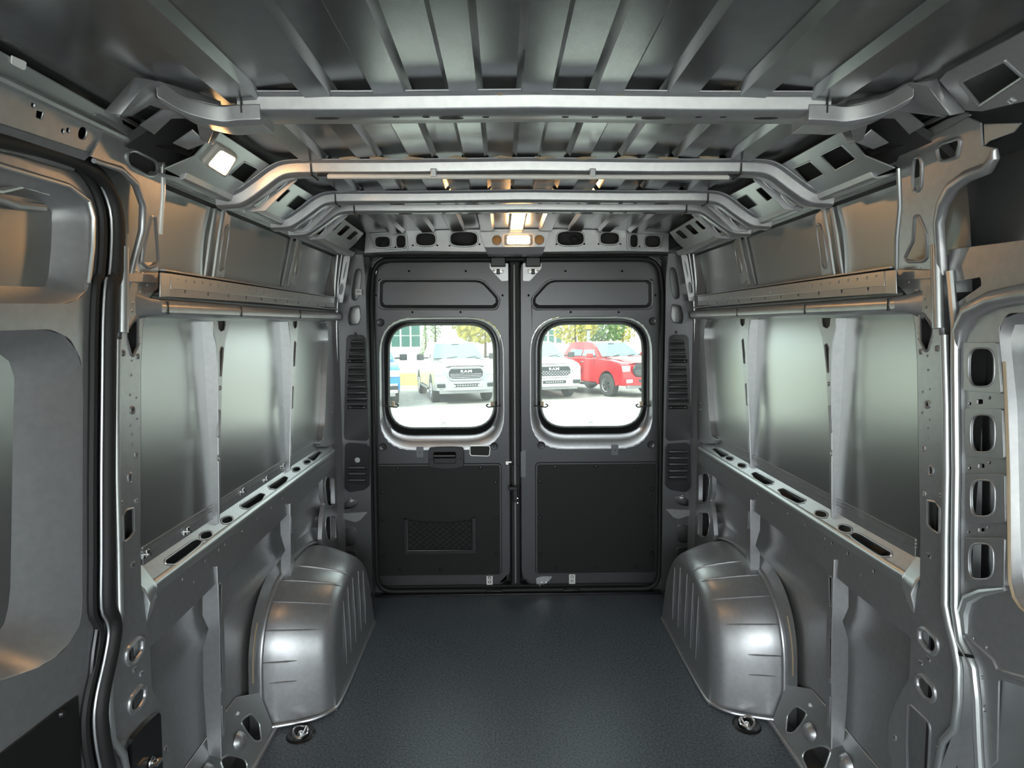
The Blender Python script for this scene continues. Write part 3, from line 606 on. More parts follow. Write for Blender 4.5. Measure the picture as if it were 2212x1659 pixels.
trim_h = zz('C', [(470, 1225), (350, 1310), (0, 1580), (-1600, 2600), (-1600, 3200), (500, 2400), (492, 1700)])
obj('door_frame', pplate(dout, [up_o, lo_o], SDP, .004), 'paint', D3, bevel=.002)
def recess(o_, i_, dep, lab, m='paint', n=72, pm='skin_paint'):
    a_ = [onplane(tuple(q), *SDP) for q in ringfit(n, o_)]; b_ = [onplane(tuple(q), *SDP) for q in ringfit(n, i_)]
    b_ = [q+Vector((-dep, 0, 0)) for q in b_]
    mid = [p+(q-p)*.06+Vector((.001, 0, 0)) for p, q in zip(a_, b_)]; mid2 = [p+(q-p)*.94 for p, q in zip(a_, b_)]
    w = obj(lab+'_wall', MB().loft([a_, mid, mid2, b_], True), m, D3, angle=50)
    obj(lab+'_skin', MB().plate(b_, [], .003), pm, D3)
recess(up_o, up_i, .05, 'upper_recess'); recess(lo_o, lo_i, .055, 'lower_recess')
obj('door_bead', MB().tube([onplane(p, *plX(-.906)) for p in zz('A', [(-600, 880), (0, 990), (410, 1110), (530, 1200), (560, 1300), (555, 1480), (530, 1690)])], .004, 6), 'zinc', D3)
# exposed pressing inside the upper recess
obj('stiffener', MB().tube([onplane(p, *plX(-.945)) for p in zz('A', [(-400, 1080), (0, 1140), (130, 1110), (400, 1190)])], .006, 8), 'zinc', D3)
obj('stiffener', MB().tube([onplane(p, *plX(-.948)) for p in zz('A', [(-400, 1110), (0, 1190), (100, 1225), (260, 1240)])], .008, 8), 'paint', D3)
tb_ = obj('trim_board', pplate(trim_h, [], plX(-.906), .004), 'hardboard', D3, bevel=.001)
q = onplane(zz('C', [(372, 1333)])[0], *plX(-.906)); obj('screw', MB().revolve([(.0001, .006), (.006, .005), (.009, 0)], q, 'x', 12), 'black_plastic', tb_)
# inner return of the door edge
obj('door_edge', MB().tube([onplane(p, *plX(-.905)) for p in zz('A', [(-600, 800), (0, 890), (420, 985), (560, 1080), (635, 1250), (640, 1659)])+zz('B', [(590, 300), (585, 900), (578, 1659)])+zz('C', [(578, 500), (590, 760), (560, 960), (535, 1200), (545, 1400), (590, 1800)])], .006, 8), 'black_gloss', D3)
spath = zz('A', [(-900, 620), (0, 830), (280, 900), (500, 985), (620, 1090), (690, 1260), (700, 1450), (685, 1659)]) + zz('B', [(665, 160), (650, 400), (645, 800), (640, 1300), (640, 1659)]) + zz('C', [(640, 400), (640, 680), (672, 760), (682, 840), (655, 1000), (615, 1180), (598, 1330), (612, 1500), (655, 1720), (700, 2000)])
sp3 = smooth_path([tuple(onplane(p, *plX(-.892))) for p in spath], 3)
sp3 = [Vector(p) for p in sp3]
obj('seal', MB().tube(sp3, .0155, 10).tube([p+Vector((-.012, -.028, 0)) for p in sp3], .009, 8), 'rubber', WL)
obj('seal_lip', MB().tube([p+Vector((.0, -.018, 0)) for p in sp3], .003, 6), 'paint', WL)
obj('door_jamb', MB().loft([[p+Vector((-.01, .01, 0)) for p in sp3], [p+Vector((-.10, -.02, 0)) for p in sp3]], False), 'cavity_shade', WL)
# black cover at the foot of the left pillar
CVP = plX(-.882)
cv = thing('pillar_cover', 'black plastic cover plate fixed at the foot of the left pillar', 'cover')
obj('cover_plate', pplate(rnd(zz('C', [(800, 1480), (880, 1390), (950, 1325), (962, 1340), (975, 1700), (1000, 2200), (830, 2300), (790, 1700), (790, 1530)]), 3), [], CVP, .01), 'black_plastic', cv, bevel=.002)
q = onplane(zz('C', [(908, 1625)])[0], *plX(-.88))
obj('wing_screw', MB().revolve([(.0001, .014), (.006, .012), (.006, .004), (.012, .002), (.013, 0)], q, 'x', 14).box(q+Vector((.012, 0, 0)), (.012, .022, .006)), 'chrome', cv)
# silver fasteners behind the left belt rail
for k, (z_, x, y) in enumerate((('C', 845, 385), ('C', 1090, 248), ('B', 1427, 1418), ('B', 1568, 1345), ('B', 1670, 1265))):
    q = onplane(zz(z_, [(x, y)])[0], *plX(-.938))
    t = thing('stud_fastener', ['silver stud fastener nearest the left pillar behind the belt rail', 'silver stud fastener just ahead of the first left rib', 'silver stud fastener just behind the first left rib', 'middle silver stud fastener between the two left ribs', 'silver stud fastener at the foot of the second left rib'][k], 'fastener', q, group='stud fasteners on the left wall')
    obj('stud', MB().tube([(-.01, 0, 0), (.022, 0, 0)], .004, 8), 'chrome', t)
    obj('clip', MB().box((.008, 0, -.001), (.006, .022, .014)).box((.015, 0, .004), (.004, .012, .018)), 'chrome', t, bevel=.001)

# ---- wheel arches
def arch_mesh():
    O = smooth_path([(2.035, 0), (2.04, .14), (2.055, .26), (2.10, .355), (2.18, .425), (2.28, .46), (2.42, .475), (2.60, .46), (2.76, .40), (2.88, .28), (2.95, .14), (2.97, 0)], 5)
    I = smooth_path([(2.135, 0), (2.145, .10), (2.17, .21), (2.21, .285), (2.275, .345), (2.36, .385), (2.46, .395), (2.58, .375), (2.68, .32), (2.76, .22), (2.80, .11), (2.82, 0)], 5)
    rows = []
    for (yo, zo), (yi, zi) in zip(O, I):
        r = []
        for k in range(7):          # crown from the wall to the shoulder
            t = k/6; e = t**1.6
            x = .94 - .175*t; r.append((x, yo+(yi-yo)*e*.55, zo+(zi-zo)*e*.45))
        sh_ = Vector(r[-1]); lo = Vector((.708+.006*zi, yi, zi)); cc = Vector((.722, yo+(yi-yo)*.72, zo+(zi-zo)*.62))
        for k in range(1, 6):
            t = k/5; p = (1-t)**2*sh_ + 2*t*(1-t)*cc + t*t*lo; r.append(tuple(p))
        rows.append(r)
    mb = MB().loft(rows, False)
    # inner face
    cen = Vector((.700, 2.48, 0)); N = len(I)
    inner = [Vector(r[-1]) for r in rows]
    g = [inner]
    for s_ in (.75, .5, .25, 0): g.append([Vector((.70+(p.x-.70)*s_, cen.y+(p.y-cen.y)*(1 if s_ else 1), p.z*s_)) for p in inner])
    mb.loft(g, False)
    return mb, rows
am, arows = arch_mesh()
fl_ = MB()
def ridge(i, k0, k1, r): return MB().tube([Vector(arows[i][k])+Vector((-.001, 0, .001)) for k in range(k0, k1+1)], [r*.3]+[r]*(k1-k0-1)+[r*.3], 6)
for sx in (1, -1):
    t = thing('wheel_arch', 'silver painted wheel arch on the %s side of the floor' % ('right' if sx > 0 else 'left'), 'wheel arch', (sx*.9, 2.48, 0), group='wheel arches')
    M = Matrix.Translation((-sx*.9, -2.48, 0))
    def put(name, mb, m, **k):
        q = mb if sx > 0 else mb.mirror(); q2 = MB(); q2.v = [tuple(Vector(v)+Vector((-sx*.9, -2.48, 0))) for v in q.v]; q2.f = q.f
        return obj(name, q2, m, t, **k)
    put('arch_shell', am, 'paint', angle=60)
    for i, a_, b_ in ((9, 0, 4), (14, 0, 6), (19, 0, 8), (24, 0, 9), (28, 1, 10), (6, 1, 4)): put('ridge', ridge(i, a_, b_, .0035), 'paint')
    for i in (22, 26, 30, 34, 38):
        p = Vector(arows[i][-1]); put('crease', MB().tube([p+Vector((-.001, 0, -.02)), Vector((.702, p.y-.01, p.z*.55)), Vector((.70, p.y-.015, p.z*.25))], [.001, .0028, .001], 6), 'paint')
    fpath = [Vector((.94, 2.018, .012)), Vector((.80, 2.06, .01)), Vector((.75, 2.085, .01)), Vector((.715, 2.12, .01)), Vector((.698, 2.17, .008)), Vector((.695, 2.4, .006)), Vector((.698, 2.80, .006))]
    put('base_flange', MB().tube(smooth_path([tuple(p) for p in fpath], 4), .007, 8), 'paint')
    wf = [Vector(r[0])+Vector((-.004, -.006 if r[0][1] < 2.5 else .006, .008)) for r in arows]
    put('wall_flange', MB().tube(wf, .007, 8), 'paint')
    put('sealant_bead', MB().tube([p+Vector((.005, -.05 if p.y < 2.45 else .05, .03)) for p in wf[6:16]], .003, 6), 'seam_sealer')
    put('splash_panel', MB().loft([[p+Vector((.004, 0, 0)) for p in wf], [Vector((.952, p.y+(-.06 if p.y < 2.45 else .06), p.z+.05 if p.z > .05 else p.z)) for p in wf]], False), 'paint')

# ---- pressed sill along the floor edge
SIL = plL(.893, .0, .962, .21)
sl = MB().plate([(.893, 1.25, 0), (.893, 2.03, 0), (.94, 2.03, .143), (.962, 1.9, .21), (.962, 1.25, .21)], [tr(h, SIL) for h in (rnd(zz('H', [(797, 1340), (850, 1285), (920, 1328), (882, 1400), (832, 1455), (790, 1450)]), 9), rnd(zz('H', [(885, 1600), (900, 1550), (1000, 1522), (1062, 1552), (1020, 1670), (930, 1690)]), 9))], .004, None, .004)
s1, s2 = both('sill', sl, 'zinc', bevel=.002)
q = onplane(zz('H', [(935, 1450)])[0], *SIL)
both('sill_boss', MB().revolve([(.0001, -.022), (.015, -.019), (.026, -.010), (.032, .004)], q, 'x', 18), 'paint', (s1, s2))
q = onplane(zz('H', [(1150, 1640)])[0], *SIL)
both('sill_boss', MB().revolve([(.0001, -.022), (.015, -.019), (.026, -.010), (.032, .004)], q, 'x', 18), 'paint', (s1, s2))
both('sill_bead', MB().tube([(.889, 1.2, .004), (.889, 2.05, .004)], .009, 8), 'paint', (s1, s2))
q = onplane(zz('H', [(938, 1283)])[0], *SIL); both('plug', MB().revolve([(.0001, -.008), (.005, -.006), (.007, 0)], q, 'x', 10), 'tag_white', (s1, s2))

# ---- lashing rings in the floor
for sx in (-1, 1):
    q = onplane((650, 1587) if sx < 0 else (1613, 1567), *plZ(0.0))
    t = thing('lashing_ring', 'chrome lashing ring in a black cup in the floor by the %s wheel arch' % ('left' if sx < 0 else 'right'), 'lashing ring', (q.x, q.y, 0.001), group='floor lashing rings')
    obj('cup', MB().revolve([(.0001, .001), (.03, .001), (.040, .004), (.046, .003), (.050, .0)], (0, 0, 0), 'z', 24), 'black_plastic', t)
    rg = [(.024*math.cos(a_)*sx, .030*math.sin(a_), .008+.010*abs(math.cos(a_))*(1 if math.cos(a_) > 0 else .0)) for a_ in [2*math.pi*k/24 for k in range(24)]]
    obj('ring', MB().tube(rg, .0042, 8, True), 'chrome', t)
    obj('bolt', MB().revolve([(.0001, .011), (.008, .010), (.010, .006), (.013, .002)], (0, 0, 0), 'z', 12), 'chrome', t)
    obj('crossbar', MB().tube([(-.012*sx, -.03, .009), (-.012*sx, .03, .009)], .004, 8), 'chrome', t)

# ================================================================== REAR WALL
# ---- header beam with oval cut-outs
HP = plY(2.985)
hd_o = zz('D', [(250, 60), (560, 48), (1150, 40), (1780, 45), (2060, 55), (2060, 178), (1780, 172), (1150, 180), (530, 172), (240, 185)])
hov = [(350, 118, 95, 70), (460, 116, 62, 80), (608, 103, 122, 80), (835, 100, 168, 90), (1472, 97, 165, 90), (1705, 97, 118, 76), (1850, 112, 52, 82), (1962, 115, 98, 76)]
hh = [zoval('D', *c, 0, 22, 3) for c in hov] + [zoval('D', x, y, 9, 9, 0, 8) for x, y in ((530, 138), (676, 138), (750, 140), (928, 132), (1388, 132), (1555, 130), (1640, 130), (1770, 130), (425, 150), (1885, 145))]
HB = obj('header', pplate(hd_o, hh, HP, .004, 0), 'paint', WB, bevel=.0015)
obj('hole_flange', (lambda m_: [m_.tube([onplane(p, *HP) for p in h], .0042, 6, True) for h in hh[:8]] and m_)(MB()), 'paint', HB)
obj('header_back', MB().box((0, 3.08, 1.86), (1.9, .02, .16)), 'cavity_shade', WB)
obj('header_lip', MB().loft([[(-.98, 2.985, 1.795), (.98, 2.985, 1.795)], [(-.98, 3.02, 1.782), (.98, 3.02, 1.782)], [(-.98, 3.10, 1.782), (.98, 3.10, 1.782)]], False), 'paint', WB)
obj('header_top', MB().loft([[(-.9, 2.95, 1.905), (0, 2.95, 1.915), (.9, 2.95, 1.905)], [(-.9, 2.985, 1.893), (0, 2.985, 1.897), (.9, 2.985, 1.893)]], False), 'paint', WB)
ctr = pplate(rnd(zz('D', [(928, 55), (1348, 55), (1320, 148), (958, 150)]), 4), [zoval('D', 1032, 107, 58, 58, 0, 18, 2), zoval('D', 1286, 105, 58, 58, 0, 18, 2)], plY(2.972), .012, .002)
obj('lamp_bracket', ctr, 'paint', HB, bevel=.003)
for x_, y_ in ((1032, 107), (1286, 105)): obj('pilot_disc', MB().revolve([(.0001, 0), (.02, 0), (.026, .001)], onplane(zz('D', [(x_, y_)])[0], *plY(2.982)), 'y', 18), 'amber', HB)
obj('bracket_lip', MB().loft([tr(zz('D', [(958, 150), (1320, 148)]), plY(2.972)), tr(zz('D', [(975, 190), (1305, 190)]), plY(2.99)), tr(zz('D', [(985, 205), (1295, 205)]), plY(3.03))], False), 'paint', HB)
for pts in ([(270, 70), (490, 62), (500, 165), (300, 150)], [(1810, 62), (2035, 68), (2015, 150), (1815, 165)]):
    obj('edge_bead', MB().tube([onplane(p, *plY(2.983)) for p in rnd(zz('D', pts), 4)], .004, 6, True), 'zinc', HB)
def wire(pts, r=.004):
    return MB().tube(smooth_path([tuple(onplane(p, *plY(3.04))) for p in zz('D', pts)], 4), r, 6)
obj('wiring', wire([(780, 120), (840, 132), (880, 128), (900, 90)]).tube([tuple(onplane(p, *plY(3.03))) for p in zz('D', [(1420, 125), (1480, 135), (1520, 105), (1500, 80), (1470, 95), (1490, 120)])], .004, 6), 'rubber', HB)
obj('wiring', wire([(330, 140), (350, 100), (380, 140)]), 'rubber', HB)

# ---- rear corner pillars with their holes, and the door-opening frame
DP = plY(3.02)
dpo = [(1444, 540), (1492, 522), (1503, 600), (1506, 700), (1506, 900), (1510, 1000), (1512, 1180), (1514, 1262), (1428, 1274), (1430, 1180), (1431, 1050), (1437, 720), (1438, 600)]
dph = [zoval('D', 2095, 365, 50, 190, -8, 16, 3), rnd(zz('D', [(2078, 490), (2135, 500), (2150, 560), (2140, 605), (2085, 600), (2070, 560)]), 5), zoval('D', 2103, 657, 12, 12, 0, 8, 5), rnd(zz('E', [(2098, 470), (2160, 480), (2196, 515), (2190, 535), (2140, 535), (2100, 515)]), 8), rnd(zz('E', [(2110, 650), (2140, 640), (2178, 648), (2182, 755), (2140, 760), (2108, 740)]), 6), rnd(zz('E', [(2108, 782), (2178, 780), (2180, 885), (2140, 890), (2108, 870)]), 6)]
dpm = pplate(dpo, dph, DP, .004, .003)
d1, d2 = both('corner_pillar', dpm, 'jamb_paint', (WB, WB), bevel=.002)
both('pillar_back', MB().box((.87, 3.10, .92), (.20, .02, 1.75)), 'skin_paint', (d1, d2))
both('step_brace', pplate(rnd(zz('E', [(2040, 552), (2205, 560), (2200, 585), (2115, 612), (2085, 600)]), 3), [], plY(3.012), .008), 'paint', (d1, d2), bevel=.003)
both('pillar_bead', MB().tube([onplane(p, *plY(3.01)) for p in [(1496, 530), (1504, 610), (1508, 700), (1507, 900), (1512, 1010)]], .007, 8).tube([onplane(p, *plY(3.012)) for p in [(1487, 535), (1497, 610), (1501, 700), (1500, 900), (1505, 1010)]], .005, 8), 'zinc', (d1, d2))
for pts in ([(1462, 1035)],): pass
q = onplane(zz('E', [(2133, 477)])[0], *plY(3.03)); both('grommet', MB().revolve([(.0001, -.012), (.009, -.010), (.013, 0)], q, 'y', 12), 'tag_white', (d1, d2))
both('side_web', MB().loft([[(.885, 3.02, .02), (.885, 3.02, 1.80)], [(.93, 2.955, .02), (.92, 2.955, 1.80)]], False), 'paint', (d1, d2))
strip = pplate(zz('D', [(2130, 180), (2170, 200), (2205, 420), (2212, 470), (2180, 470), (2150, 300)]), [zoval('D', 2165, 280, 10, 110, -12, 10), zoval('D', 2188, 390, 26, 70, -10, 12)], plY(2.97), .003, .002)
both('upper_strip', strip, 'paint', (d1, d2), bevel=.001)
# frame around the two doors
fr_in = rnd([(-.748, .02), (-.735, 1.60), (-.715, 1.765), (.725, 1.765), (.752, 1.60), (.762, .02)], .09, 6)
fr_out = [(-.93, -.02), (-.93, 1.84), (.93, 1.84), (.93, -.02)]
def loopY(l, y): return [Vector((x, y, z)) for x, z in l]
obj('opening_frame', MB().plate(loopY([(-.93, -.02), (-.93, 1.84), (.93, 1.84), (.93, -.02)], 3.105), [loopY(fr_in, 3.105)], .01), 'jamb_paint', WB, bevel=.003)
obj('opening_seal', MB().tube(loopY(fr_in, 3.10), .013, 10, True), 'rubber', WB)
bd = [(x*1.022, z*1.012) for x, z in fr_in if z > .15]; bd = [(bd[0][0]*1.012, .03)] + bd + [(bd[-1][0]*1.012, .03)]
obj('opening_bead', MB().tube(loopY(bd, 3.095), .006, 8), 'door_paint', WB)
for y, m_, dx in ((3.115, 'rubber', .0),): pass
obj('jamb', MB().loft([loopY([(-.758, -.0), (-.745, 1.60), (-.722, 1.775), (.732, 1.775), (.762, 1.60), (.772, 0)], 3.02), loopY([(-.758, -.0), (-.745, 1.60), (-.722, 1.775), (.732, 1.775), (.762, 1.60), (.772, 0)], 3.106)], False), 'jamb_paint', WB)
out_ = MB(); out_.plate(loopY([(-1.04, -.6), (-1.04, 2.0), (1.04, 2.0), (1.04, -.6)], 3.225), [loopY([(-.78, -.02), (-.78, 1.80), (.79, 1.80), (.79, -.02)], 3.225)], .01); obj('rear_shell', out_, 'van_white', WB)
obj('rear_sill', MB().box((0, 3.12, .004), (1.6, .10, .02)), 'black_plastic', WB, bevel=.003)

# ---- the two rear doors
LBLD = {-1: 'left', 1: 'right'}
def mD(pts, s): return zz('D', pts) if s < 0 else zz('D', [(2288-x, y) for x, y in pts])
def mE(pts, s): return zz('E', pts) if s < 0 else zz('E', [(2312-x, y) for x, y in pts])
for s in (-1, 1):
    DR = thing('door_1' if s < 0 else 'door_2', kind='structure', loc=(s*.75, DOORY, 0)); off = Vector((-s*.75, -DOORY, 0))
    def dput(name, mb, m, parent=None, **k):
        q = MB(); q.f = mb.f; q.v = [tuple(Vector(v)+off) for v in mb.v]; return obj(name, q, m, parent or DR, **k)
    PY = plY(DOORY)
    edge = 1112 if s < 0 else 1150
    if s < 0: dout = rnd(zz('D', [(282, 290), (330, 240), (1112, 240)]), 12)[:]; 
    o1 = [(-.752, .035), (-.735, 1.62), (-.70, 1.762), (-.036, 1.762), (-.036, .09), (-.09, .032)] if s < 0 else [(.766, .038), (.752, 1.62), (.715, 1.762), (.024, 1.762), (.024, .09), (.06, .036)]
    o1 = rnd(o1, .05, 4)
    wo_ = rnd([(-.722, .778), (-.706, 1.475), (-.064, 1.475), (-.064, .778)], .19, 8) if s < 0 else rnd([(.073, .778), (.073, 1.475), (.708, 1.475), (.724, .778)], .19, 8)
    wi_ = rnd([(-.695, .855), (-.690, 1.452), (-.10, 1.452), (-.10, .855)], .15, 8) if s < 0 else rnd([(.112, .855), (.112, 1.452), (.69, 1.452), (.695, .855)], .15, 8)
    gi_ = rnd([(-.672, .893), (-.660, 1.432), (-.122, 1.432), (-.120, .893)], .13, 8) if s < 0 else rnd([(.136, .893), (.138, 1.432), (.664, 1.432), (.672, .893)], .13, 8)
    ro_ = tr(rnd(mD([(325, 340), (920, 340), (960, 352), (1052, 455), (1050, 490), (1030, 525), (345, 522), (322, 500)], s), 6), PY)
    rin = tr(rnd(mD([(352, 358), (915, 358), (945, 368), (1028, 458), (1025, 485), (1010, 495), (360, 494), (350, 485)], s), 5), plY(DOORY+.012))
    sm = [(508, 292), (846, 292), (528, 537), (815, 537), (310, 436), (1066, 437)]
    hol = [loopY(wo_, DOORY), ro_] + [tr([(ZO['D'][0]+(x if s < 0 else 2288-x)/2.765+a_/2.765, ZO['D'][1]+(y+b_)/2.765) for a_, b_ in oval(0, 0, 10, 10, 0, 8)], PY) for x, y in sm]
    dput('door_panel', MB().plate(loopY(o1, DOORY), hol, .035), 'door_paint', bevel=.004)
    dput('door_lining', MB().plate(loopY(o1, DOORY+.038), [loopY(wo_, DOORY+.038)], .004), 'cavity_shade')
    n_ = 60
    A_ = ringfit(n_, ro_); B_ = ringfit(n_, rin)
    dput('upper_recess', MB().loft([A_, [a.lerp(b, .3)+Vector((0, -.003, 0)) for a, b in zip(A_, B_)], B_], True, (False, True)), 'door_paint', angle=22)
    A_ = ringfit(72, loopY(wo_, DOORY)); B_ = ringfit(72, loopY(wi_, DOORY+.028)); C_ = ringfit(72, loopY(gi_, DOORY+.04))
    dput('window_reveal', MB().loft([A_, [a.lerp(b, .12)+Vector((0, -.004, 0)) for a, b in zip(A_, B_)], [a.lerp(b, .55)+Vector((0, .002, 0)) for a, b in zip(A_, B_)], [a.lerp(b, .9)+Vector((0, .006, 0)) for a, b in zip(A_, B_)], B_], True), 'paint', angle=60)
    dput('window_seal', MB().loft([B_, [b.lerp(c, .2)+Vector((0, -.010, 0)) for b, c in zip(B_, C_)], [b.lerp(c, .55)+Vector((0, -.006, 0)) for b, c in zip(B_, C_)], C_, [c+Vector((0, .012, 0)) for c in C_]], True), 'black_gloss', angle=60)
    WN = thing('window_1' if s < 0 else 'window_2', kind='structure', loc=(s*.4, DOORY+.05, 1.16))
    gp = MB().plate([p+Vector((-s*.4, -DOORY-.05, -1.16)) for p in loopY(gi_, DOORY+.048)], [], .004, Vector((0, 1, 0)))
    obj('pane', gp, 'window_glass', WN, smooth=False)
    # printed maker's mark low on the pane
    mx, mzz = ((958, 916) if s < 0 else (1276, 914)); q = onplane((mx, mzz), *plY(DOORY+.044)) + Vector((-s*.4, -DOORY-.05, -1.16))
    pr = MB(); pr.box(q+Vector((0, 0, .006)), (.022, .0006, .002)); pr.box(q, (.030, .0006, .002)); pr.box(q+Vector((-.008, 0, -.005)), (.012, .0006, .002)); pr.box(q+Vector((.009, 0, -.005)), (.010, .0006, .002))
    obj('glass_mark', pr, 'sign_grey', WN, smooth=False)
    # window latches with their black tethers
    for px, dx in (((846, 1), (1066, -1)) if s < 0 else ((1168, 1), (1388, -1))):
        q = onplane((px+dx*3, 873), *plY(DOORY+.02)) + Vector((-s*.4, -DOORY-.05, -1.16))
        lt = obj('latch', MB().box(q, (.016, .02, .030)), 'beige_clip', WN, bevel=.003)
        obj('tether', MB().tube(smooth_path([tuple(q+Vector((-dx*.045, -.035, -.004))), tuple(q+Vector((-dx*.02, -.028, -.008))), tuple(q+Vector((0, -.016, -.012))), tuple(q+Vector((dx*.02, -.012, -.014))), tuple(q+Vector((dx*.03, -.012, -.004))), tuple(q+Vector((dx*.018, -.012, .002)))], 4), .0032, 6), 'rubber', lt)
    # lower trim board with its screws
    tp = rnd([(-.738, .70), (-.086, .70), (-.088, .094), (-.742, .094)] if s < 0 else [(.105, .702), (.745, .702), (.752, .098), (.105, .098)], .018, 4)
    dput('board_rim', MB().tube(loopY([(x*1.0, z) for x, z in tp], DOORY-.002), .007, 6, True), 'door_paint')
    TBd = dput('trim_board', MB().plate(loopY(tp, DOORY-.006), [], .006), 'hardboard', bevel=.002)
    scr = [(440, 310), (935, 305), (1025, 393), (1028, 608), (1028, 820), (940, 908), (695, 913), (450, 917), (355, 833), (350, 617), (348, 450)] if s < 0 else [(1380, 300), (1625, 297), (1870, 297), (1960, 433), (1958, 600), (1957, 813), (1866, 900), (1625, 903), (1380, 903), (1290, 818), (1290, 603), (1290, 388)]
    for x, y in scr:
        q = onplane(zz('E', [(x, y)])[0], *plY(DOORY-.006)); dput('screw', MB().revolve([(.0001, -.006), (.006, -.005), (.0085, -.0015), (.009, 0)], q, 'y', 12), 'black_plastic', TBd)
    # round bumps, pressed tabs
    for px in ([(352, 1342), (1016, 1338), (337, 600)] if s < 0 else [(1298, 1332), (1953, 1328), (1962, 592)]):
        q = onplane(zz('D', [px])[0], *PY); b_ = dput('buffer_seat', MB().revolve([(.0001, .004), (.004, .002), (.013, -.002), (.017, -.003), (.021, 0)], q, 'y', 18), 'door_paint')
        dput('plug_hole', MB().revolve([(.0001, -.0042), (.0035, -.004), (.0045, -.001)], q, 'y', 10), 'rubber', b_)
    tabx = (573, 1373) if s < 0 else (1736, 1360)
    q = onplane(zz('D', [tabx])[0], *PY)
    tbm = MB().plate(loopY(rnd([(q.x-.019, q.z-.028), (q.x+.019, q.z-.028), (q.x+.019, q.z+.028), (q.x-.019, q.z+.028)], .006), DOORY-.004), [loopY(oval(q.x, q.z, .009, .009, 0, 8), DOORY-.004)], .005); dput('pressed_tab', tbm, 'jamb_paint', bevel=.002)
    # top latch plate and its black bracket
    lp = tr(rnd(mD([(988, 245), (1100, 245), (1100, 350), (1060, 352), (990, 275)], s), 3), plY(DOORY-.004))
    dput('latch_plate', MB().plate(lp, [], .004), 'paint', bevel=.001)
    q = onplane(mD([(1040, 240)], s)[0], *plY(DOORY-.03)); dput('latch_bracket', MB().box(q, (.075, .05, .046)).box(q+Vector((0, -.005, .022)), (.06, .03, .014)), 'black_plastic', bevel=.004)
    q = onplane(mD([(1040, 292)], s)[0], *plY(DOORY-.015)); lk = dput('latch', MB().box(q, (.05, .02, .022)), 'bare_steel', bevel=.002)
    dput('latch_pawl', MB().box(q+Vector((0, -.012, -.004)), (.018, .014, .026)), 'black_plastic', lk, bevel=.003)
    for dx in (-.018, .02): dput('bolt', MB().revolve([(.0001, -.008), (.004, -.007), (.006, 0)], q+Vector((dx, -.012, .001)), 'y', 8), 'chrome', lk)
    # bottom strap plates
    bx = (989, 975) if s < 0 else (1482, 970)
    q = onplane(zz('E', [bx])[0], *plY(DOORY-.006))
    st_ = dput('strap_plate', MB().plate(loopY(rnd([(q.x-.017, q.z-.03), (q.x+.017, q.z-.03), (q.x+.017, q.z+.026), (q.x, q.z+.034), (q.x-.017, q.z+.026)], .008), DOORY-.006), [], .005), 'tag_white', bevel=.001)
    for dz in (.012, -.012): dput('bolt', MB().revolve([(.0001, -.006), (.005, -.005), (.008, -.001), (.009, 0)], q+Vector((0, 0, dz)), 'y', 10), 'bare_steel', st_)
    dput('strap_foot', MB().box((q.x+s*-.015+.01, DOORY-.03, .022), (.09, .04, .012)), 'black_plastic', bevel=.003)
    if s < 0:
        # pull handle, blank window, storage net
        hm = MB(); q0 = onplane(zz('D', [(730, 1408)])[0], *plY(DOORY-.02))
        w_, h_ = .092, .058
        o_h = rnd([(q0.x-w_, q0.z+h_-.004), (q0.x-.03, q0.z+h_), (q0.x+.03, q0.z+h_), (q0.x+w_, q0.z+h_-.004), (q0.x+w_, q0.z-h_+.012), (q0.x+.03, q0.z-h_), (q0.x-.03, q0.z-h_), (q0.x-w_, q0.z-h_+.012)], .014, 3)
        i_h = rnd([(q0.x-.066, q0.z+.032), (q0.x+.050, q0.z+.032), (q0.x+.050, q0.z-.028), (q0.x-.066, q0.z-.028)], .008, 3)
        HD = dput('handle', MB().plate(loopY(o_h, DOORY-.026), [loopY(i_h, DOORY-.026)], .026), 'black_plastic', bevel=.005)
        dput('handle_well', MB().plate(loopY(i_h, DOORY-.004), [], .003), 'black_gloss', HD)
        dput('grip', MB().tube([(q0.x-.064, DOORY-.022, q0.z+.012), (q0.x+.048, DOORY-.022, q0.z+.012)], .014, 10), 'black_gloss', HD)
        for dx in (-.079, .076): dput('screw', MB().revolve([(.0001, -.003), (.004, -.002), (.005, 0)], (q0.x+dx, DOORY-.026, q0.z), 'y', 10), 'black_gloss', HD)
        bl = tr(rnd(zz('D', [(872, 1335), (985, 1335), (992, 1345), (988, 1390), (980, 1396), (880, 1393), (872, 1385)]), 3), plY(DOORY-.002))
        dput('blank_window', MB().plate(bl, [], .003), 'hardboard', bevel=.001); dput('blank_rim', MB().tube(bl, .0035, 6, True), 'bare_steel')
        NT = dput('net_pocket', MB().plate(tr(zz('E', [(475, 610), (500, 612), (502, 798), (884, 795), (882, 605), (906, 603), (908, 816), (482, 824)]), plY(DOORY-.016)), [], .010), 'black_plastic', TBd and DR, bevel=.003)
        top = lambda x: 618+16*(1-((x-692)/192)**2)
        bot = 797; nm = MB(); d_ = 52
        def seg(x0, y0, x1, y1):
            p0, p1 = [onplane(p, *plY(DOORY-.012)) for p in zz('E', [(x0, y0), (x1, y1)])]; nm.tube([p0, p1], .0011, 4)
        for k in range(-4, 14):
            for sg in (1, -1):
                pts = []
                for j in range(41):
                    y = 612+j*(bot-612)/40; x = 500+k*d_*.75 + sg*(y-612)*1.25 + (0 if sg > 0 else 230)
                    if 502 < x < 884 and top(x) < y: pts.append((x, y))
                if len(pts) > 2: seg(*pts[0], *pts[-1])
        dput('net', nm, 'net_cord', NT)
        dput('net_hem', MB().tube([onplane(p, *plY(DOORY-.013)) for p in zz('E', [(500+i*16, top(500+i*16)) for i in range(25)])], .002, 6), 'net_cord', NT)
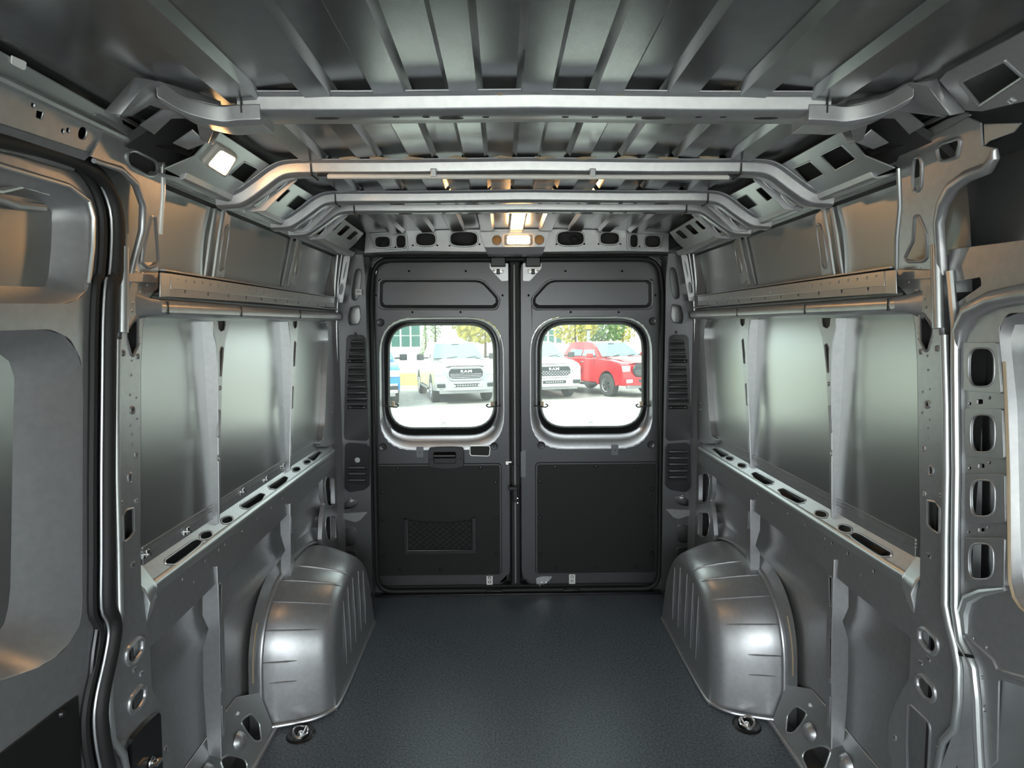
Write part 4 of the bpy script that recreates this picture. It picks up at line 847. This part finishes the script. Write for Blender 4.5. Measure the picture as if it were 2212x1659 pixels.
        q = onplane(zz('E', [(1102, 275)])[0], *plY(DOORY-.01)); ck = dput('catch', MB().box(q, (.035, .02, .022)), 'bare_steel', bevel=.003); dput('catch_pin', MB().tube([q+Vector((.0, -.012, -.004)), q+Vector((.026, -.012, -.004))], .005, 8), 'black_plastic', ck)
        dput('cable_cover', MB().tube([onplane(p, *plY(DOORY-.003)) for p in zz('E', [(1082, 285), (1078, 400), (1085, 445), (1108, 475)])], .003, 6), 'jamb_paint')
    else:
        q = onplane(zz('E', [(1180, 285)])[0], *plY(DOORY-.005))
        kp = tr(rnd(zz('E', [(1165, 215), (1200, 195), (1206, 210), (1206, 360), (1180, 366), (1165, 330), (1140, 305), (1140, 258), (1162, 245)]), 3), plY(DOORY-.005))
        KP = dput('catch_plate', MB().plate(kp, [], .006), 'jamb_paint', bevel=.002)
        q = onplane(zz('E', [(1161, 281)])[0], *plY(DOORY-.006)); dput('catch_hole', MB().revolve([(.0001, -.0015), (.012, -.001), (.014, 0)], q, 'y', 16), 'rubber', KP)
        q = onplane(zz('E', [(1142, 462)])[0], *plY(DOORY-.025)); LV = dput('release_lever', MB().box(q, (.026, .03, .085)).box(q+Vector((-.012, -.004, .034)), (.05, .03, .02)), 'black_plastic', bevel=.004)
        for dz in (-.02, -.045): dput('bolt', MB().revolve([(.0001, -.006), (.004, -.005), (.005, 0)], q+Vector((.012, -.012, dz)), 'y', 8), 'chrome', LV)
        q = onplane(zz('E', [(1310, 985)])[0], *plY(DOORY-.006)); BL = dput('bottom_latch', MB().plate(tr(rnd(zz('E', [(1265, 965), (1300, 955), (1365, 955), (1340, 985), (1300, 1010), (1270, 1008)]), 3), plY(DOORY-.006)), [], .006), 'paint', bevel=.002)
        for dx in (-.008, .016): dput('bolt', MB().revolve([(.0001, -.006), (.005, -.005), (.006, 0)], q+Vector((dx, 0, -.006)), 'y', 8), 'chrome', BL)
        dput('latch_hook', MB().box(q+Vector((-.02, -.012, -.03)), (.012, .02, .03)).box(q+Vector((.024, -.012, -.034)), (.02, .012, .008)), 'black_plastic', BL, bevel=.002)
# rubber between the doors
obj('threshold', MB().box((0, 3.165, -.005), (1.62, .09, .09)).box((0, 3.19, .92), (.16, .03, 1.8)).box((0, 3.19, 1.80), (1.6, .03, .10)), 'rubber', WB)
for sx in (-.775, .785): obj('jamb_seal', MB().box((sx, 3.19, .92), (.07, .03, 1.84)), 'rubber', WB)
obj('door_gap_seal', MB().box((-.006, DOORY+.012, .90), (.056, .035, 1.74)), 'rubber', WB, bevel=.006)
obj('door_gap_bead', MB().tube([(-.031, DOORY-.004, .05), (-.031, DOORY-.004, 1.74)], .006, 8).tube([(.018, DOORY-.004, .05), (.018, DOORY-.004, 1.74)], .005, 8), 'black_gloss', WB)
obj('door_gap_rib', MB().tube([(-.008, DOORY-.008, .05), (-.008, DOORY-.008, 1.74)], .005, 8), 'zinc', WB)

# ---- vent grilles on the corner pillars
for s in (-1, 1):
    V0 = Vector((s*.815, 3.012, .98)); VP = plY(3.008)
    t = thing('vent_grille', 'tall black louvred plastic vent cover on the %s corner pillar beside the rear doors' % LBLD[s], 'vent', V0, group='rear corner vent covers')
    fx = (lambda x: x) if s < 0 else (lambda x: 2312-x)
    def VZ(pts): return zz('D', [((x if s < 0 else 2310-x), y) for x, y in pts])
    def vput(name, mb, m, parent=None, **k):
        q = MB(); q.f = mb.f; q.v = [tuple(Vector(v)-V0) for v in mb.v]; return obj(name, q, m, parent or t, **k)
    vput('upper_cover', MB().plate(tr(rnd(VZ([(132, 690), (150, 672), (228, 674), (248, 695), (258, 950), (266, 1290), (255, 1307), (125, 1300), (118, 1280), (124, 950)]), 5), plY(3.0)), [], .02), 'black_plastic', bevel=.004)
    lc = vput('lower_cover', MB().plate(tr(rnd(VZ([(124, 1335), (135, 1322), (258, 1328), (266, 1345), (268, 1580), (240, 1600), (150, 1614), (120, 1590)]), 5), plY(2.996)), [], .024), 'black_plastic', bevel=.004)
    lou = [(712, 160, 240), (750, 155, 242), (790, 150, 244), (868, 146, 248), (906, 144, 250), (944, 142, 252), (982, 140, 254), (1018, 138, 256), (1054, 136, 258)]
    low_ = [(1465, 145, 250), (1502, 145, 252), (1540, 145, 250)] if s < 0 else [(1370, 140, 252), (1408, 140, 252), (1445, 140, 252), (1484, 140, 252), (1522, 142, 250)]
    for y, x0, x1 in lou + low_:
        a_, b_ = tr(VZ([(x0, y), (x1, y)]), plY(2.997 if y < 1300 else 2.992))
        vput('louvre', MB().tube([a_, a_.lerp(b_, .06), a_.lerp(b_, .94), b_], [.003, .0075, .0075, .003], 10), 'vent_plastic_lit')
        vput('louvre_shade', MB().tube([a_+Vector((0, -.003, -.0125)), b_+Vector((0, -.003, -.0125))], .0062, 6), 'rubber')  # black tube painted in as the shade below each louvre
    for y in (830, 1105):
        a_, b_ = tr(VZ([(142, y), (252, y)]), plY(2.998)); pl_ = vput('screw_bar', MB().tube([a_, b_], .009, 10), 'black_plastic')
        for f_ in (.12, .88): vput('screw', MB().revolve([(.0001, -.010), (.006, -.009), (.008, -.003)], a_.lerp(b_, f_), 'y', 12), 'black_gloss', pl_)
    if s < 0:
        q = onplane(zz('D', [(202, 1418)])[0], *plY(2.994)); vput('socket', MB().revolve([(.0001, -.004), (.006, -.004), (.008, -.010), (.013, -.010), (.015, 0)], q, 'y', 18), 'chrome')
# little white label on the left corner pillar
q = onplane(zz('D', [(206, 417)])[0], *plY(3.005))
lbp = MB().box((q.x, q.y, q.z), (.032, .002, .028)); lo_ = obj('cable_label', lbp, 'tag_white', label='small white printed label on the left corner pillar above the vent cover', cat='label', bevel=.0005)
for k in range(3): obj('print_line', MB().box((q.x, q.y-.0014, q.z+.006-.004*k), (.022, .0006, .0016)), 'sign_script', lo_, smooth=False)

# ---- cargo lamps
def lamp(label, corners, pl, zone):
    c = tr(zz(zone, corners), pl); cen = sum(c, Vector())/4; nrm = (c[1]-c[0]).cross(c[3]-c[0]).normalized()
    if nrm.dot(CAM-cen) < 0: nrm = -nrm
    t = thing('cargo_lamp', label, 'lamp', cen, group='cargo lamps')
    def ring(f, h): return [p*1.0 for p in [Vector(q) for q in rnd([tuple((p-cen)*f+nrm*h) for p in c], .010, 4)]]
    obj('bezel', MB().loft([ring(1.32, 0), ring(1.30, .008), ring(1.05, .011), ring(1.0, .006)], True), 'lamp_bezel', t, angle=50)
    obj('lens', MB().loft([ring(1.0, .006), ring(.97, .010), ring(.7, .014)], True, (False, True)), 'lamp_lens', t, angle=60)
lamp('lit square warm lamp in the left roof cove panel', [(1300, 875), (1390, 925), (1330, 1025), (1228, 960)], plL(-.675, 1.868, -.80, 1.778), 'A')
lamp('lit warm lamp at the middle of the header above the rear doors', [(1096, 82), (1226, 82), (1226, 132), (1096, 132)], plY(2.970), 'D')

# ================================================================== OUTSIDE: THE CAR LOT BEHIND THE VAN
SL = .029
def gz(y): return -.60 - SL*(y-3.2)
def onground(p):
    n = Vector((0, SL, 1)).normalized(); return onplane(p, Vector((0, 3.2, -.60)), n)
gq = MB().add([(-300, -60, gz(-60)), (300, -60, gz(-60)), (300, 480, gz(480)), (-300, 480, gz(480))], [(0, 1, 2, 3)])
obj('ground', gq, 'asphalt', kind='structure', smooth=False)
gs = MB(); gs.add([(-60, 25.5, gz(25.5)+.02), (1.5, 25.5, gz(25.5)+.02), (1.5, 36, gz(36)+.12), (-60, 36, gz(36)+.12), (-60, 25.5, gz(25.5)-.1), (1.5, 25.5, gz(25.5)-.1)], [(0, 1, 2, 3), (0, 4, 5, 1)])
obj('grass_strip', gs, 'grass', kind='stuff', label='sunlit yellow-green grass strip behind the parked trucks', cat='grass', smooth=False)
kb = MB().box((-29.25, 25.4, gz(25.4)+.04), (61.5, .25, .14)); obj('kerb', kb, 'concrete', kind='structure')
pk = MB()
obj('paving_line', MB().add([(-30, 15.6, gz(15.6)+.006), (30, 16.6, gz(16.6)+.006), (30, 16.75, gz(16.75)+.006), (-30, 15.75, gz(15.75)+.006)], [(0, 1, 2, 3)]), 'bldg_white', kind='structure', smooth=False)

def text_mesh(name, cu):
    o = bpy.data.objects.new('tmp', cu); COL.objects.link(o); bpy.context.view_layer.update()
    me = bpy.data.meshes.new_from_object(o.evaluated_get(bpy.context.evaluated_depsgraph_get())); bpy.data.objects.remove(o)
    me.name = name; q = bpy.data.objects.new(name, me); COL.objects.link(q); return q
def truck(name, label, loc, yaw, m, style, red=False):
    """pickup: x across, y from the nose (0) to the tail, z up"""
    t = thing(name, label, 'truck', loc, group='pickup trucks outside'); t.rotation_euler = (-math.atan(SL), 0, yaw)
    HW = 1.0
    # lower body: side outline with wheel arches, crowned across its width
    def archpts(c, r=.50, zb=.52): return [(c-r*math.cos(a), zb-.12+r*math.sin(a)*1.05) for a in [math.pi*k/10 for k in range(11)]]
    low = [(.02, .50)] + [(.06, .62)] + [(y, z) for y, z in [(.30, .50)]] + archpts(.98) + [(1.6, .48), (3.6, .48)] + archpts(4.55) + [(5.4, .55), (5.75, .62), (5.82, 1.0), (5.80, 1.42), (3.95, 1.40), (3.9, 1.38), (1.42, 1.36), (1.25, 1.34), (.75, 1.31), (.22, 1.22), (.08, 1.14), (.0, .80)]
    secs = []
    for fx, sc in ((-1.0, 1), (-.985, 1), (.985, 1), (1.0, 1)):
        inset = .04 if abs(fx) == 1.0 else 0
        secs.append([(fx*HW, y+(inset if y < 1 else -inset*0), z-(inset*.6 if z > 1.1 else 0)) for y, z in low])
    secs = [[(-HW, y, z) for y, z in low], [(HW, y, z) for y, z in low]]
    mbb = MB(); mbb.plate(secs[0], [], 0); mbb2 = MB(); mbb2.plate(secs[1], [], 0)
    mbb.add(mbb2.v, mbb2.f); mbb.loft(secs, True)
    body = obj('body', mbb, m, t, bevel=.05)
    hood = MB().loft([[(-.62, .10, 1.18), (-.45, .08, 1.21), (.45, .08, 1.21), (.62, .10, 1.18)], [(-.66, .6, 1.31), (-.48, .6, 1.36), (.48, .6, 1.36), (.66, .6, 1.31)], [(-.70, 1.38, 1.37), (-.5, 1.38, 1.42), (.5, 1.38, 1.42), (.70, 1.38, 1.37)]], False)
    obj('hood_bulge', hood, m, t)
    cabp = [(1.36, 1.36, .93), (1.42, 1.38, .93), (2.12, 1.90, .74), (2.5, 1.965, .71), (3.3, 1.965, .71), (3.62, 1.92, .73), (3.95, 1.38, .92)]
    cab = MB().loft([[(-w, y, z) for y, z, w in cabp], [(w, y, z) for y, z, w in cabp]], True, (True, True))
    obj('cab', cab, m, t, bevel=.04)
    ws_ = MB().add([(-.86, 1.42, 1.41), (.86, 1.42, 1.41), (.68, 2.08, 1.895), (-.68, 2.08, 1.895)], [(0, 1, 2, 3)]); ws_.v = [(x, y-.03, z+.015) for x, y, z in ws_.v]
    wso = obj('windshield', ws_, 'truck_glass', t, smooth=False)
    obj('mirror_mount', MB().box((0, 2.0, 1.84), (.26, .05, .10)), 'truck_dark', wso, bevel=.02)
    for k in (-.4, .28): obj('wiper', MB().tube([(k, 1.36, 1.425), (k+.38, 1.44, 1.47)], .012, 5), 'truck_dark', wso)
    for sx in (-1, 1):
        for ya, yb in ((1.85, 2.55), (2.65, 3.45)):
            f = lambda y, top: (sx*((.70 if top else .915)+.025), y, 1.86 if top else 1.44)
            y0t = max(ya, 2.15) if ya < 2 else ya
            obj('side_window', MB().add([f(ya-.05 if ya > 2 else 1.66, 0), f(yb, 0), f(yb-.02, 1), f(y0t, 1)], [(0, 1, 2, 3)]), 'truck_glass', t, smooth=False)
        mi = obj('mirror', MB().box((sx*1.24, 1.62, 1.47), (.24, .12, .20 if style < 3 else .16)), m if style == 3 else 'truck_dark', t, bevel=.03)
        obj('mirror_arm', MB().box((sx*1.06, 1.64, 1.44), (.2, .05, .05)), 'truck_dark', mi)
        for y in (2.45, 3.35): obj('door_handle', MB().box((sx*1.005, y, 1.22), (.03, .2, .04)), 'chrome' if style == 3 else m, t, bevel=.01)
        obj('headlamp', MB().box((sx*.84, .06, 1.02), (.30, .14, .20)), 'headlamp', t, bevel=.03)
        obj('fog_lamp', MB().box((sx*.80, -.085, .60), (.26, .05, .12)), 'truck_dark' if style != 3 else 'headlamp', t, bevel=.02)
        obj('step_bar', MB().tube([(sx*1.0, 1.55, .42), (sx*1.0, 3.9, .42)], .05, 8), 'truck_dark', t)
        for yc in (.98, 4.55):
            c = (sx*.86, yc, .42)
            wt = obj('wheel', MB().revolve([(.20, -.13), (.36, -.145), (.41, -.11), (.42, 0), (.41, .11), (.36, .145), (.20, .13)], c, 'x', 28), 'tyre', t)
            obj('rim', MB().revolve([(.24, .12*sx), (.235, .145*sx), (.20, .11*sx), (.06, .09*sx), (.0001, .12*sx)], c, 'x', 24), 'chrome', wt)
            for k in range(6):
                a = k*math.pi/3; obj('spoke', MB().box((c[0]+sx*.125, c[1]+.13*math.cos(a), c[2]+.13*math.sin(a)), (.03, .05, .19), Matrix.Rotation(a-math.pi/2, 3, 'X')), 'chrome' if style != 3 else 'truck_dark', wt, bevel=.008)
            obj('arch_liner', MB().box((sx*.80, yc, .62), (.3, .84, .40)), 'truck_dark', t)
    obj('floor_pan', MB().box((0, 2.9, .52), (1.6, 5.0, .12)), 'truck_dark', t)
    # grille
    gw = .56 if style != 2 else .62
    gp = rnd([(-gw, 1.02), (-gw+.10, 1.16), (gw-.10, 1.16), (gw, 1.02), (gw-.02, .84), (gw-.16, .76), (-gw+.16, .76), (-gw+.02, .84)], .05, 3)
    gr = obj('grille', MB().plate([(x, -.02, z) for x, z in gp], [], .06, Vector((0, 1, 0))), 'truck_dark', t, bevel=.01)
    obj('grille_surround', MB().tube([(x*1.03, -.03, z+.0) for x, z in gp], .03, 6, True), m if style != 3 else 'truck_dark', gr)
    for k, z in enumerate((.80, .85, .90, .95, 1.12)):
        if style == 2 and k < 4:
            for i in range(11): obj('grille_link', MB().box((-.5+i*.1+(.05 if k % 2 else 0), -.03, z), (.055, .03, .018)), 'headlamp', gr)
        else: obj('grille_bar', MB().box((0, -.03, z), (gw*1.8, .03, .012)), 'headlamp' if style != 3 else 'sign_grey', gr, bevel=.006)
    cu = bpy.data.curves.new('grille_letters', 'FONT'); cu.body = 'RAM'; cu.size = .125; cu.extrude = .012; cu.align_x = 'CENTER'; cu.align_y = 'CENTER'; cu.space_character = 1.15; cu.offset = .002
    lt = text_mesh('grille_letters', cu); lt.parent = gr; lt.location = (0, -.075, 1.035); lt.rotation_euler = (math.radians(90), 0, 0); lt.scale = (1.35, 1, 1); cu.materials.append(MATS['headlamp'])
    # bumper
    bmp = MB().loft([[(-1.0, .22, z) for z in (.44, .72)][::-1] + [(-1.0, .26, .44), (-1.0, .26, .72)], [(-.92, -.02, .72), (-.92, -.02, .44), (-.92, .1, .44), (-.92, .1, .72)], [(-.5, -.10, .72), (-.5, -.10, .44), (-.5, .05, .44), (-.5, .05, .72)], [(.5, -.10, .72), (.5, -.10, .44), (.5, .05, .44), (.5, .05, .72)], [(.92, -.02, .72), (.92, -.02, .44), (.92, .1, .44), (.92, .1, .72)], [(1.0, .22, .72), (1.0, .22, .44), (1.0, .26, .44), (1.0, .26, .72)]], True, (True, True))
    bo = obj('bumper', bmp, m if style != 0 else 'chrome', t, bevel=.015)
    obj('lower_intake', MB().box((0, -.105, .60), (.82, .02, .10)), 'truck_dark', bo, bevel=.01)
    for i in range(8): obj('intake_link', MB().box((-.28+i*.08, -.118, .60), (.045, .012, .03)), 'headlamp', bo)
    obj('air_dam', MB().box((0, .0, .40), (1.7, .12, .12)), 'sign_grey', bo, bevel=.02)
    if style == 1:
        for sx in (-.42, .42): obj('tow_hook', MB().box((sx, -.125, .59), (.14, .03, .06)), 'headlamp', bo, bevel=.015)
    return t
DIR = lambda yaw: Vector((-math.sin(yaw), math.cos(yaw), 0))
def place(px, sx, yaw):            # where the nose stands when the near front tyre's foot is seen at px
    q = onground(px); r = Vector((math.cos(yaw), math.sin(yaw), 0)); d = Vector((-math.sin(yaw), math.cos(yaw), 0))
    n0 = q - r*(sx*.86) - d*.98; n0.z = gz(n0.y); return n0
ya = math.radians(14)
truck('pickup_truck', 'silver-white pickup with chrome-barred grille seen head on through the left window', place((940, 868), -1, ya), ya, 'truck_silver', 1)
ya = math.radians(14)
truck('pickup_truck', 'white pickup with honeycomb grille beside the red one', place((1226, 856), 1, ya), ya, 'truck_white', 2)
ya = math.radians(27)
truck('pickup_truck', 'red crew-cab pickup with black wheels seen through the right window', place((1316, 856), -1, ya), ya, 'truck_red', 3)
ya = math.radians(14)
truck('pickup_truck', 'blue pickup of which only a sliver shows at the left edge of the left window', place((851, 874), 1, ya), ya, 'truck_blue', 0)

def far_car(name, label, px, w, h, m, yaw):
    q = onground(px); t = thing(name, label, 'car', q, group='distant parked cars'); t.rotation_euler = (0, 0, yaw)
    pr = [(-w/2, .25), (-w/2, h*.55), (-w*.30, h*.62), (-w*.20, h), (w*.25, h), (w*.40, h*.6), (w/2, h*.5), (w/2, .25)]
    obj('body', MB().loft([[(x, -.85, z) for x, z in pr], [(x, .85, z) for x, z in pr]], True, (True, True)), m, t, bevel=.08)
    obj('window_band', MB().add([(-w*.26, -.87, h*.64), (w*.34, -.87, h*.62), (w*.24, -.87, h*.93), (-w*.19, -.87, h*.93)], [(0, 1, 2, 3)]), 'truck_glass', t, smooth=False)
    for x in (-w*.31, w*.31):
        wt = obj('wheel', MB().revolve([(.15, -.1), (.31, -.1), (.33, 0), (.31, .1), (.15, .1)], (x, -.78, .33), 'y', 18), 'tyre', t); obj('rim', MB().revolve([(.18, -.11), (.0001, -.09)], (x, -.78, .33), 'y', 12), 'chrome', wt)
far_car('parked_van', 'small red van parked far off beyond the silver-white pickup', (886, 748.5), 4.6, 1.75, 'truck_red', .05)
far_car('parked_car', 'dark teal car far off above the white pickup', (1222, 748), 2.6, 1.75, 'truck_glass', 0)
far_car('parked_car', 'white car far off left of the dark teal one', (1205, 749), 4.6, 1.5, 'truck_white', 0)
far_car('parked_car', 'pale silver car far off between the teal car and the red pickup', (1244, 748), 3.6, 1.4, 'truck_silver', 0)
far_car('parked_car', 'white car far off at the left end behind the grass', (858, 750), 4.6, 1.5, 'truck_white', 0)
# script sign beside the red van
q = onground((908, 748)); cu = bpy.data.curves.new('script_sign', 'FONT'); cu.body = 'Almida'; cu.size = 1.9; cu.extrude = .03; cu.shear = .35; cu.align_x = 'CENTER'; cu.materials.append(MATS['sign_script'])
lt = text_mesh('script_sign', cu); lt.location = q+Vector((0, -.3, .9)); lt.rotation_euler = (math.radians(90), 0, 0); lt['label'] = 'dark flowing script lettering beside the distant red van'; lt['category'] = 'sign'
bb = q+Vector((0, .2, 0))

def tree(label, px, H, Wd, m, seed, trunk=True, conif=False, dist=None):
    rng = random.Random(seed); q = onground(px)
    if dist: d = ray(*px); q = CAM + d*(dist/d.y); q.z = gz(q.y)
    t = thing('tree', label, 'tree', q, group='trees beyond the lot')
    obj('trunk', MB().tube([(0, 0, 0), (.05, 0, H*.35), (0, .1, H*.7)], [.18, .13, .05], 8), 'bark', t)
    v = []; f = []; N = 900
    for i in range(N):
        if conif: h = rng.random()**1.3; z = H*(.08+.92*h); r = Wd/2*(1-h)*math.sqrt(rng.random()); a = rng.random()*6.283; c = Vector((r*math.cos(a), r*math.sin(a), z))
        else:
            while True:
                c = Vector((rng.uniform(-1, 1), rng.uniform(-1, 1), rng.uniform(-1, 1)))
                if .35 < c.length < 1: break
            c = Vector((c.x*Wd/2, c.y*Wd/2, H*.62+c.z*H*.38))
        s_ = Wd*rng.uniform(.03, .06); a = Vector((rng.gauss(0, 1), rng.gauss(0, 1), rng.gauss(0, 1))).normalized(); b = a.orthogonal().normalized(); e = a.cross(b)
        k = len(v); v += [c+b*s_, c+e*s_*.6, c-b*s_, c-e*s_*.6]; f.append((k, k+1, k+2, k+3))
    obj('foliage', MB().add(v, f), m, t, smooth=False)
tree('round yellow-green tree right of the silver-white pickup', (1048, 742), 7.2, 8.4, 'leaf_yellow', 1, dist=75)
tree('dark green tree behind the yellow-green one', (1015, 742), 8.6, 5.0, 'leaf_green', 2, dist=95)
tree('leafy green tree left of the pole sign', (1242, 742), 6.6, 5.6, 'leaf_yellow', 3, dist=70)
tree('leafy green tree right of the pole sign', (1300, 740), 6.0, 6.0, 'leaf_green', 4, dist=75)
tree('small yellow tree at the far right of the right window', (1345, 740), 7.5, 4.5, 'leaf_yellow', 5, dist=90)
tree('narrow green tree beside the glass building', (940, 742), 8.5, 2.6, 'leaf_green', 6, dist=90)
tree('small dark conifer before the glass building', (919, 742), 4.8, 2.0, 'leaf_green', 7, conif=True, dist=85)
def at_d(px, py, d): r = ray(px, py); return CAM + r*(d/r.y)
# glass-fronted building in the left window
b0, b1 = at_d(846, 735, 110), at_d(911, 700, 110)
BL = thing('building', 'dark green glass building with white mullions in the left window', 'building', (b0.x, 110, gz(110)))
W_ = b1.x-b0.x; Hh = 12
obj('wall', MB().box((W_/2-1, 3, Hh/2), (W_+6, 5, Hh)), 'bldg_white', BL)
for i in range(3):
    for j in range(4):
        obj('pane', MB().box((W_*(i+.5)/3-.3, .42, 2.2+j*2.1), (W_/3-.35, .1, 1.9)), 'bldg_glass', BL, smooth=False)
b0 = at_d(1165, 735, 110); B2 = thing('building', 'white building with tall windows in the right window', 'building', (b0.x, 112, gz(112)))
obj('wall', MB().box((6, 3, 4), (22, 5, 8)), 'bldg_white', B2)
for px in (1179, 1194.5, 1211):
    q = at_d(px, 727, 109); w = obj('window', MB().box((q.x-b0.x, .45, q.z-gz(112)), (.95, .1, 2.4)), 'bldg_glass', B2, smooth=False); obj('transom', MB().box((q.x-b0.x, .38, q.z-gz(112)+.2), (.95, .05, .12)), 'bldg_white', w, smooth=False)
b0 = at_d(990, 740, 120); B3 = thing('building', 'grey teal building behind the silver-white pickup', 'building', (b0.x, 120, gz(120)))
obj('wall', MB().box((0, 3, 5.5), (6, 5, 11)), 'bldg_white', B3); obj('glazing', MB().box((0, .4, 7.2), (3.2, .2, 3.2)), 'bldg_glass', B3)
# pole sign
q = at_d(1271, 737, 60); z0 = gz(60)
PS = thing('pole_sign', 'grey pole sign with a yellow head between the trees', 'sign', (q.x, 60, z0))
zt = at_d(1271, 714, 60).z-z0
obj('pole', MB().box((0, 0, zt/2), (.28, .28, zt)), 'sign_grey', PS, bevel=.02); obj('band', MB().box((0, -.02, zt+.08), (.48, .3, .12)), 'truck_dark', PS); obj('head', MB().box((0, 0, zt+.75), (.46, .3, 1.2)), 'sign_yellow', PS, bevel=.03)
